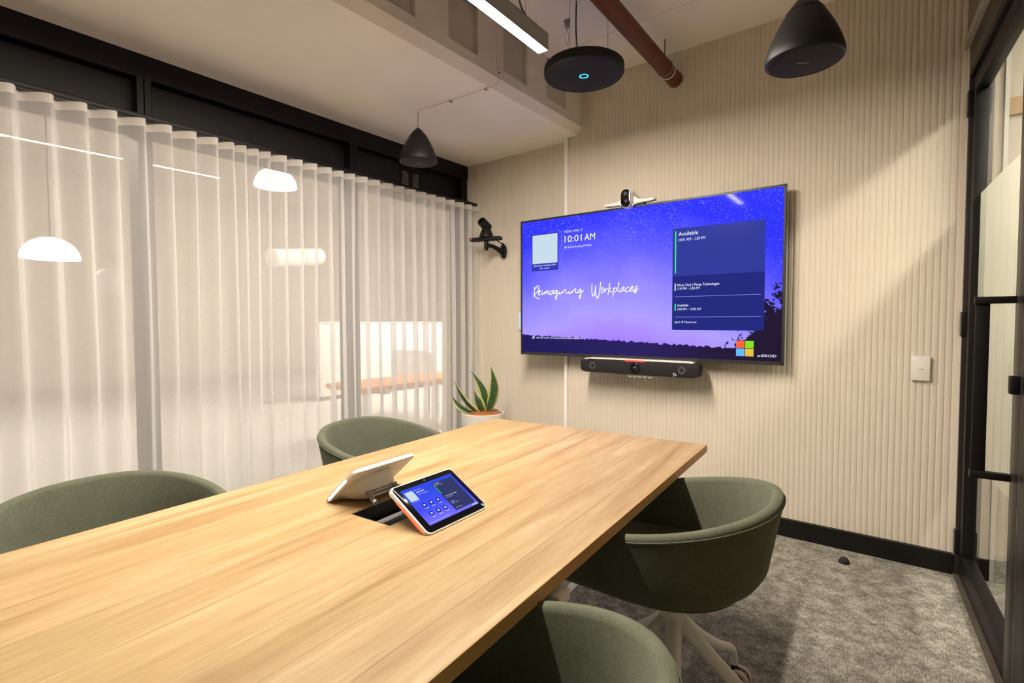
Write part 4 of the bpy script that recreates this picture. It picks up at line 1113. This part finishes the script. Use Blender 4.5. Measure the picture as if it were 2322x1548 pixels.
# ------------------------------------------------------------------ touch controllers
def controller(name, loc, rz, tilt, label, lit):
    """local: width along x, faces -y; screen plane tilted back"""
    o = empty(name, loc, rz, label, 'tablet', 'touch controllers on the table')
    W_, H_ = 0.196, 0.140
    o.scale = (1.1035, 1.1035, 1.1035)
    rot = (-(PI / 2 - tilt), 0, 0)            # lean backwards (top towards +y)
    # shell
    sh = prism('shell', rrect(W_, H_, 0.013, 6, 0, H_ / 2), -0.0015, 0.010, M_WHITE, o, 0.003, rot=rot)
    prism('bezel', rrect(W_ - 0.008, H_ - 0.008, 0.010, 6, 0, H_ / 2), -0.003, 0.0, S_DARK, o, 0.0006, rot=rot)
    dp = with_uv(mesh_py('display', [(-0.080, -0.0034, 0.018), (0.080, -0.0034, 0.018), (0.080, -0.0034, 0.122), (-0.080, -0.0034, 0.122)], [(0, 1, 2, 3)], M_TABLET, o, rot=rot, fix=False))
    def f(name_, x0, z0, x1, z1, mt, r=0.0, y=-0.0038):
        ol_ = rrect(x1 - x0, z1 - z0, r, 3, (x0 + x1) / 2, (z0 + z1) / 2) if r else [(x0, z0), (x1, z0), (x1, z1), (x0, z1)]
        return flat(name_, ol_, mt, dp, y)
    f('schedule_card', 0.008, 0.025, 0.074, 0.113, S_TABCARD, 0.002)
    f('green_bar', 0.009, 0.078, 0.0105, 0.108, S_GREEN, 0, -0.0042)
    f('pale_field', -0.0755, 0.086, -0.052, 0.113, S_PALE, 0.001)
    def tt(body, x0, z0, w_, h_, mt=S_TEXT): text('lettering', body, x0, z0, w_, h_, mt, dp, y=-0.0044)
    tt('FRIDAY, APRIL 17', -0.048, 0.110, 0.020, 0.002); tt('10:01 AM', -0.046, 0.102, 0.022, 0.0048, S_WHITE); tt('Bondi Briefing MTRoA', -0.045, 0.0965, 0.030, 0.002)
    tt('Join your meeting with', -0.075, 0.0825, 0.022, 0.0016)
    tt('Available', 0.013, 0.107, 0.015, 0.0036, S_WHITE); tt('10:01 AM - 1:30 PM', 0.013, 0.1025, 0.022, 0.0018)
    tt('Marty Clark | Merge Technologies', 0.013, 0.067, 0.037, 0.0028, S_WHITE); tt('1:30 PM - 3:00 PM', 0.013, 0.0625, 0.020, 0.0018)
    tt('Available', 0.013, 0.048, 0.012, 0.0028, S_WHITE); tt('3:00 PM - 12:00 AM', 0.013, 0.0435, 0.022, 0.0018)
    tt('April 18 Tomorrow', 0.013, 0.030, 0.020, 0.0018)
    tt('Add this room to a meeting with your personal device', -0.074, 0.0215, 0.058, 0.0018)
    for r_ in range(2):
        for c in range(3):
            cx_, cz_ = -0.053 + c * 0.021, 0.068 - r_ * 0.025
            flat('round_button', disc_outline(0.0062, 20, cx_, cz_), S_TABBTN, dp, -0.0039)
            flat('button_icon', rrect(0.0048, 0.0042, 0.001, 2, cx_, cz_), S_TEXT, dp, -0.0043)
            f('button_caption', cx_ - 0.005, cz_ - 0.0100, cx_ + 0.005, cz_ - 0.0088, S_TEXT, 0, -0.0042)
    for k in range(3):
        flat('status_icon', disc_outline(0.0022, 12, 0.062 + k * 0.007, 0.0208), S_TEXT, dp, -0.0042)
    lens = lathe('webcam', [(0, 0.0008), (0.002, 0.0006), (0.0026, 0)], M_GREYRING, o, 12)
    lens.matrix_local = Matrix.Rotation(rot[0], 4, 'X') @ Matrix.Translation((0, -0.003, 0.129)) @ Matrix.Rotation(PI / 2, 4, 'X')
    lg_ = tri_logo(o, (0, 0, 0), 0.0062, M_WHITE); lg_.matrix_local = Matrix.Rotation(rot[0], 4, 'X') @ Matrix.Translation((0.087, -0.0037, 0.010))
    # light strips on both short edges
    for s in (-1, 1):
        box('side_light', (s * W_ / 2 - 0.0008, 0.0008, 0.016), (s * W_ / 2 + 0.0008, 0.0085, 0.104), lit[0] if s < 0 else lit[1], o, 0.0006, rot=rot)
    # sculpted back: swells from the thin edge to a flat-bottomed hump
    vs3, fs3 = [], []
    nx, nz = 24, 12
    for j in range(nz + 1):
        for i in range(nx + 1):
            u = -1 + 2 * i / nx; v = j / nz
            xx = u * (W_ / 2 - 0.003); zz = 0.004 + v * (H_ - 0.008)
            hx = max(0.0, 1 - abs(u / 0.80) ** 2.6); hv = max(0.0, 1 - abs((v - 0.14) / 0.66) ** 2.0)
            vs3.append((xx, 0.009 + 0.007 * hx ** 0.8 * hv, zz))
    for j in range(nz):
        for i in range(nx):
            a = j * (nx + 1) + i
            fs3.append((a, a + 1, a + nx + 2, a + nx + 1))
    bk = mesh_py('back_hump', vs3, fs3, M_WHITE, o, rot=rot, smooth=True)
    # foot hump: swells from the back and sits flat on the table
    rows_ = [(0.004, 0.074, 0.004), (0.022, 0.078, 0.018), (0.042, 0.078, 0.034), (0.058, 0.074, 0.046), (0.068, 0.069, 0.049), (0.078, 0.060, 0.040), (0.087, 0.048, 0.024), (0.094, 0.030, 0.010), (0.098, 0.012, 0.003)]
    hv_, hf_ = [], []
    for z_, hw, dp_ in rows_:
        for i in range(13):
            u = -1 + 2 * i / 12
            hv_.append((u * hw, 0.010 + (dp_ - 0.006) * (1 - abs(u) ** 5), z_))
    for j in range(len(rows_) - 1):
        for i in range(12):
            a_ = j * 13 + i
            hf_.append((a_, a_ + 1, a_ + 14, a_ + 13))
    hm = mesh_py('foot_hump', hv_, hf_, M_WHITE, o, rot=rot); smooth_mesh(hm.data, 0.9)
    # stand arms reaching from under the hump to the table
    Rm = Matrix.Rotation(rot[0], 3, 'X')
    zt_ = 0.0
    q0 = Rm @ Vector((0, 0.050, 0.066))
    for s in (-1, 1):
        tube('stand_arm', catmull([Vector((s * 0.036, q0.y - 0.012, q0.z + 0.010)), Vector((s * 0.040, q0.y + 0.008, q0.z + 0.014)), Vector((s * 0.047, q0.y + 0.030, 0.010)), Vector((s * 0.050, q0.y + 0.043, 0.006))], 5), [0.006] * 16, M_GREY_METAL, o, 8)
    tube('stand_bar', [(-0.038, q0.y + 0.004, q0.z + 0.012), (0, q0.y + 0.004, q0.z + 0.012), (0.038, q0.y + 0.004, q0.z + 0.012)], 0.0055, M_GREY_METAL, o, 8)
    if lit[2]:
        tx = text('maker_name', 'poly', 0, 0, 0.024, 0.0085, M_OAK_EDGE, o)
        tx.matrix_local = Matrix.Rotation(rot[0], 4, 'X') @ Matrix.Translation((0.002, 0.0125, 0.116)) @ Matrix.Rotation(PI, 4, 'Z') @ Matrix.Rotation(PI / 2 - 0.10, 4, 'X')
        t_ = tri_logo(o, (0, 0, 0), 0.013, M_OAK_EDGE); t_.matrix_local = Matrix.Rotation(rot[0], 4, 'X') @ Matrix.Translation((0.011, 0.0125, 0.1185)) @ Matrix.Rotation(PI, 4, 'Z')
    return o
def mat_tablet():
    m, nt, b = new_mat('tablet_picture')
    tc = nt.nodes.new('ShaderNodeTexCoord'); sep = nt.nodes.new('ShaderNodeSeparateXYZ'); nt.links.new(tc.outputs['UV'], sep.inputs[0])
    nz = N(nt, 'ShaderNodeTexNoise', Scale=3.0, Detail=4.0); nt.links.new(tc.outputs['UV'], nz.inputs['Vector'])
    a = N(nt, 'ShaderNodeMath', operation='MULTIPLY_ADD'); nt.links.new(nz.outputs['Fac'], a.inputs[0]); a.inputs[1].default_value = 0.25; nt.links.new(sep.outputs['Y'], a.inputs[2])
    r = ramp(nt, [(0.1, (0.17, 0.14, 0.92)), (0.5, (0.035, 0.06, 0.85)), (1.0, (0.012, 0.05, 0.68))]); nt.links.new(a.outputs[0], r.inputs[0])
    b.inputs['Base Color'].default_value = (0.004, 0.004, 0.005, 1); b.inputs['Roughness'].default_value = 0.15
    nt.links.new(r.outputs[0], b.inputs['Emission Color']); b.inputs['Emission Strength'].default_value = 0.95
    return m
M_TABLET = mat_tablet()
S_TABCARD = scr('tablet_card', (0.020, 0.028, 0.11))
S_TABBTN = scr('tablet_button', (0.008, 0.025, 0.36))
controller('touch_controller', (2.029, -2.165, TZ + 0.0015), PI / 2 + 0.045, 0.545, 'pale touch controller facing the viewer with lit blue screen and red side light', (M_ORANGE_LED, M_ORANGE_LED, False))
controller('touch_controller', (1.6427, -2.1806, TZ + 0.0015), -PI / 2 + 0.075, 0.72, 'white touch controller seen from behind with maker name on its back', (M_WHITE_LED, M_WHITE_LED, True))
tc_ = empty('controller_cable', (1.766, -2.145, TZ + 0.004), 0, 'black cable from the rear-facing controller into the table well', 'cable')
tube('cable', catmull([(-0.035, 0.03, 0.022), (-0.01, 0.01, 0.004), (0.02, 0.02, 0.004), (0.045, 0.05, 0.008), (0.065, 0.07, -0.03)]), 0.0025, M_RUBBER, tc_, 8)

# ------------------------------------------------------------------ tub chairs
CA, CB, CUF, CHA, CHB, CPW = 0.264, 0.280, 0.208, 0.613, 0.71, 1.276
def make_chair():
    root = empty('tub_chair', (0, 0, 0), 0, 'chair', 'chair', 'green tub chairs around the table')
    plan = []
    for k in range(8):
        t = k / 8; plan.append((CUF * (1 - t), -CA * (0.93 + 0.07 * t)))
    for k in range(33):
        t = -PI / 2 + PI * k / 32
        plan.append((-CB * abs(math.cos(t)) ** 0.85, CA * math.copysign(abs(math.sin(t)) ** 0.85, math.sin(t))))
    for k in range(1, 9):
        t = k / 8; plan.append((CUF * t, CA * (1 - 0.07 * t)))
    n = len(plan)
    hts = [CHA + (CHB - CHA) * max(0, (CUF - u) / (CUF + CB)) ** CPW for u, v in plan]
    nrm = []
    for i in range(n):
        a, b_ = plan[max(i - 1, 0)], plan[min(i + 1, n - 1)]
        d = Vector((b_[0] - a[0], b_[1] - a[1])).normalized()
        nn = Vector((-d.y, d.x))
        if i in (0, n - 1): nn = Vector((0, math.copysign(1, plan[i][1])))
        nrm.append(nn)
    TH = 0.016
    ZB_ = 0.442
    def prof(i):
        u, v = plan[i]; h = hts[i]; nn = nrm[i]; c = Vector((CUF, 0)); p = Vector((u, v))
        o = p + nn * TH; q = p - nn * TH
        out = []
        def sc(s, z, base=o): 
            w_ = c + (base - c) * s; out.append((w_.x, w_.y, z))
        sc(0.30, ZB_ - 0.012); sc(0.55, ZB_ - 0.008); sc(0.69, ZB_ - 0.001); sc(0.78, ZB_ + 0.009); sc(0.85, ZB_ + 0.024); sc(0.90, ZB_ + 0.046); sc(0.935, ZB_ + 0.075)
        for k in (0.25, 0.5, 0.75):
            z = ZB_ + 0.075 + (h - 0.014 - ZB_ - 0.075) * k
            sc(0.935 + 0.065 * k, z)
        for a in (0, 45, 90, 135, 180):
            a = math.radians(a)
            w_ = p + nn * TH * math.cos(a); out.append((w_.x, w_.y, h - 0.014 + 0.014 * math.sin(a)))
        for k in (0.35, 0.7, 1.0):
            z = h - 0.014 + (0.465 - h + 0.014) * k
            sc(1.0 - 0.10 * k, z, q)
        sc(0.78, 0.458, q); sc(0.3, 0.455, q)
        return out
    rows = [prof(i) for i in range(n)]
    m_ = len(rows[0])
    vs_, fs_ = [], []
    for r in rows: vs_ += r
    for i in range(n - 1):
        for k in range(m_ - 1):
            fs_.append((i * m_ + k, i * m_ + k + 1, (i + 1) * m_ + k + 1, (i + 1) * m_ + k))
    fs_.append(tuple(range(m_)))
    fs_.append(tuple((n - 1) * m_ + k for k in range(m_))[::-1])
    fs_.append(tuple(i * m_ for i in range(n)))
    fs_.append(tuple(i * m_ + m_ - 1 for i in range(n))[::-1])
    sh = mesh_py('shell', vs_, fs_, M_CHAIR, root)
    smooth_mesh(sh.data, 0.9)
    # seam piping under the rim, outside
    tube('piping', [(plan[i][0] + nrm[i].x * (TH + 0.0005), plan[i][1] + nrm[i].y * (TH + 0.0005), hts[i] - 0.0165) for i in range(n)], 0.0022, M_CHAIR, root, 6)
    # seat cushion
    so, c = [], Vector((CUF + 0.012, 0))
    for i in range(n):
        p = Vector(plan[i]) - nrm[i] * TH
        w_ = c + (p - c) * 0.885
        so.append((w_.x, w_.y))
    vv, ff = [], []
    levels = [(0.99, 0.450), (1.0, 0.472), (0.985, 0.486), (0.94, 0.494), (0.6, 0.498), (0.2, 0.5)]
    cc0 = Vector((0.0, 0.0))
    for s, z in levels:
        for x_, y_ in so: vv.append((cc0.x + (x_ - cc0.x) * s, cc0.y + (y_ - cc0.y) * s, z))
    ns = len(so)
    for l in range(len(levels) - 1):
        for i in range(ns):
            j = (i + 1) % ns
            ff.append((l * ns + i, l * ns + j, (l + 1) * ns + j, (l + 1) * ns + i))
    ff.append(tuple(range(ns))[::-1]); ff.append(tuple((len(levels) - 1) * ns + i for i in range(ns)))
    mesh_py('seat_cushion', vv, ff, M_CHAIR, root, smooth=True)
    return root
def add_base(root, ang, off):
    O = Vector((off[0], off[1], 0))
    lathe('column', [(0, 0.37), (0.022, 0.37), (0.022, 0.432), (0, 0.432)], M_BLACK_MATTE, root, 20, O)
    lathe('hub', [(0, 0.27), (0.022, 0.27), (0.030, 0.32), (0.037, 0.366), (0.033, 0.381), (0.024, 0.386), (0, 0.386)], M_PALE_METAL, root, 24, O)
    for k in range(5):
        a = ang + k * 2 * PI / 5
        d = Vector((math.cos(a), math.sin(a), 0))
        path = catmull([O + p_ for p_ in (d * 0.012 + Vector((0, 0, 0.348)), d * 0.11 + Vector((0, 0, 0.260)), d * 0.22 + Vector((0, 0, 0.180)), d * 0.312 + Vector((0, 0, 0.130)), d * 0.333 + Vector((0, 0, 0.10)), d * 0.336 + Vector((0, 0, 0.068)))], 4)
        rr = [0.022 - 0.0120 * min(1, i / (len(path) * 0.7)) for i in range(len(path))]
        tube('leg', path, rr, M_PALE_METAL, root, 12)
        e = O + Vector((d.x * 0.336, d.y * 0.336, 0))
        ca_ = a - 1.35
        cd = Vector((math.cos(ca_), math.sin(ca_), 0)); ax = Vector((-cd.y, cd.x, 0))
        w0 = e + cd * 0.016 + Vector((0, 0, 0.030))
        h_ = tube('castor', [e + Vector((0, 0, 0.068)), e + Vector((0, 0, 0.055)), w0 + Vector((0, 0, 0.006))], [0.010, 0.012, 0.012], M_BLACK_MATTE, root, 12)
        for s in (-1, 1):
            tube('wheel', [w0 + ax * s * 0.008, w0 + ax * s * 0.0095, w0 + ax * s * 0.021, w0 + ax * s * 0.023], [0.024, 0.030, 0.030, 0.026], M_CASTOR, h_, 24)
            tube('wheel_cap', [w0 + ax * s * 0.0225, w0 + ax * s * 0.0245], [0.021, 0.019], M_BLACK_MATTE, h_, 20)
        tube('fender', [w0 - ax * 0.0078, w0 + ax * 0.0078], 0.0275, M_BLACK_GLOSS, h_, 24)
ch0 = make_chair()
spots = [((2.335, -1.655), 3.233, 'green tub chair tucked at the right table edge nearest the wall screen, star base showing', 1.33),
         ((2.390, -2.565), 3.366, 'green tub chair in the right foreground, cut by the picture bottom', 0.6),
         ((1.117, -1.630), 0.162, 'green tub chair by the curtain nearest the plant', 0.4),
         ((1.291, -2.646), -0.007, 'green tub chair by the curtain cut by the left picture edge', 0.9)]
chairs = []
for k, (xy, yaw, lab, ba) in enumerate(spots):
    o = ch0 if k == 0 else copy_tree(ch0)
    o.location = (xy[0], xy[1], 0); o.rotation_euler = (0, 0, yaw); o['label'] = lab
    chairs.append(o)
for o, (xy, yaw, lab, ba) in zip(chairs, spots):
    add_base(o, ba - yaw, Vector((0.037, -0.035)) @ Matrix.Rotation(yaw, 2) if xy[0] > 2 else (0, 0))

# ------------------------------------------------------------------ potted snake plant
po = empty('potted_snake_plant', (0.514, -0.345, 0.0), 0, 'snake plant with yellow-edged leaves in a tall white pot', 'plant')
lathe('pot', [(0, 0.0), (0.115, 0.0), (0.122, 0.01), (0.152, 0.505), (0.152, 0.518), (0.146, 0.521), (0.140, 0.518), (0.138, 0.46), (0, 0.46)], M_POT, po, 48)
mvs = [(0, 0.462), (0.137, 0.462), (0.137, 0.498), (0.10, 0.515), (0.05, 0.522), (0, 0.524)]
lathe('coir_mulch', mvs, M_COIR, po, 32)
rnd = random.Random(11)
fv, ff = [], []
for k in range(520):
    a = rnd.uniform(0, 2 * PI); r = 0.134 * math.sqrt(rnd.random())
    z = 0.500 + 0.022 * (1 - (r / 0.137) ** 2)
    d = Vector((rnd.gauss(0, 1), rnd.gauss(0, 1), rnd.uniform(0.1, 1.1))).normalized() * rnd.uniform(0.015, 0.042)
    p0 = Vector((r * math.cos(a), r * math.sin(a), z)); p1 = p0 + d * 0.6 + Vector((rnd.uniform(-.006, .006), rnd.uniform(-.006, .006), 0.004)); p2 = p0 + d + Vector((0, 0, -0.006))
    sd = d.cross(Vector((rnd.gauss(0, 1), rnd.gauss(0, 1), rnd.gauss(0, 1)))).normalized() * 0.0009
    b0 = len(fv); fv += [p0 + sd, p0 - sd, p1 - sd, p1 + sd, p2]; ff += [(b0, b0 + 1, b0 + 2, b0 + 3), (b0 + 3, b0 + 2, b0 + 4)]
fo = mesh_py('coir_fibres', fv, ff, M_COIR, po, fix=False)
tag(fo, kind='stuff')
def leaf(base, tip, width, bow, twist, face):
    base, tip = Vector(base), Vector(tip)
    d = tip - base
    vs_, fs_, uvs = [], [], []
    n, m_ = 14, 6
    side0 = Vector((math.cos(face), math.sin(face), 0))
    for i in range(n + 1):
        t = i / n
        c = base + d * t + Vector(bow) * math.sin(PI * t)
        wd = width * (0.62 + 0.55 * math.sin(PI * min(1, t * 0.9 + 0.08)) ** 1.0) * (1 - max(0, (t - 0.55) / 0.45) ** 1.7) * 0.5 + 0.0006
        an = twist * t
        tg = (d + Vector(bow) * PI * math.cos(PI * t)).normalized()
        s = (side0 - tg * side0.dot(tg)).normalized()
        s = Matrix.Rotation(an, 3, tg) @ s
        nn = tg.cross(s)
        for j in range(m_ + 1):
            q = -1 + 2 * j / m_
            vs_.append(c + s * wd * q + nn * wd * 0.35 * q * q)
            uvs.append((j / m_, t))
    for i in range(n):
        for j in range(m_):
            a = i * (m_ + 1) + j
            fs_.append((a, a + 1, a + m_ + 2, a + m_ + 1))
    o = mesh_py('leaf', vs_, fs_, M_LEAF, po, smooth=True, fix=False)
    ul = o.data.uv_layers.new(name='UVMap')
    for lp in o.data.loops: ul.data[lp.index].uv = uvs[lp.vertex_index]
    md_ = o.modifiers.new('thick', 'SOLIDIFY'); md_.thickness = 0.0025
    return o
VX = Vector((0.79, 0.61, 0))                  # plant's broad side
def lp_(a, z): return (VX.x * a, VX.y * a, z)
leaf(lp_(0.02, 0.50), lp_(0.058, 0.835), 0.060, (0.035, 0.02, 0.0), 0.5, 0.55)
leaf(lp_(0.0, 0.50), lp_(-0.088, 0.812), 0.052, (0.045, 0.03, 0.0), 0.7, 0.75)
leaf(lp_(-0.02, 0.50), lp_(-0.205, 0.752), 0.046, (-0.01, -0.015, -0.025), -0.7, 0.3)
leaf(lp_(-0.06, 0.51), lp_(-0.222, 0.640), 0.050, (0.0, -0.02, -0.012), 0.35, 1.3)
leaf(lp_(0.005, 0.50), lp_(-0.062, 0.672), 0.055, (0.02, -0.02, 0.0), -0.3, 0.5)
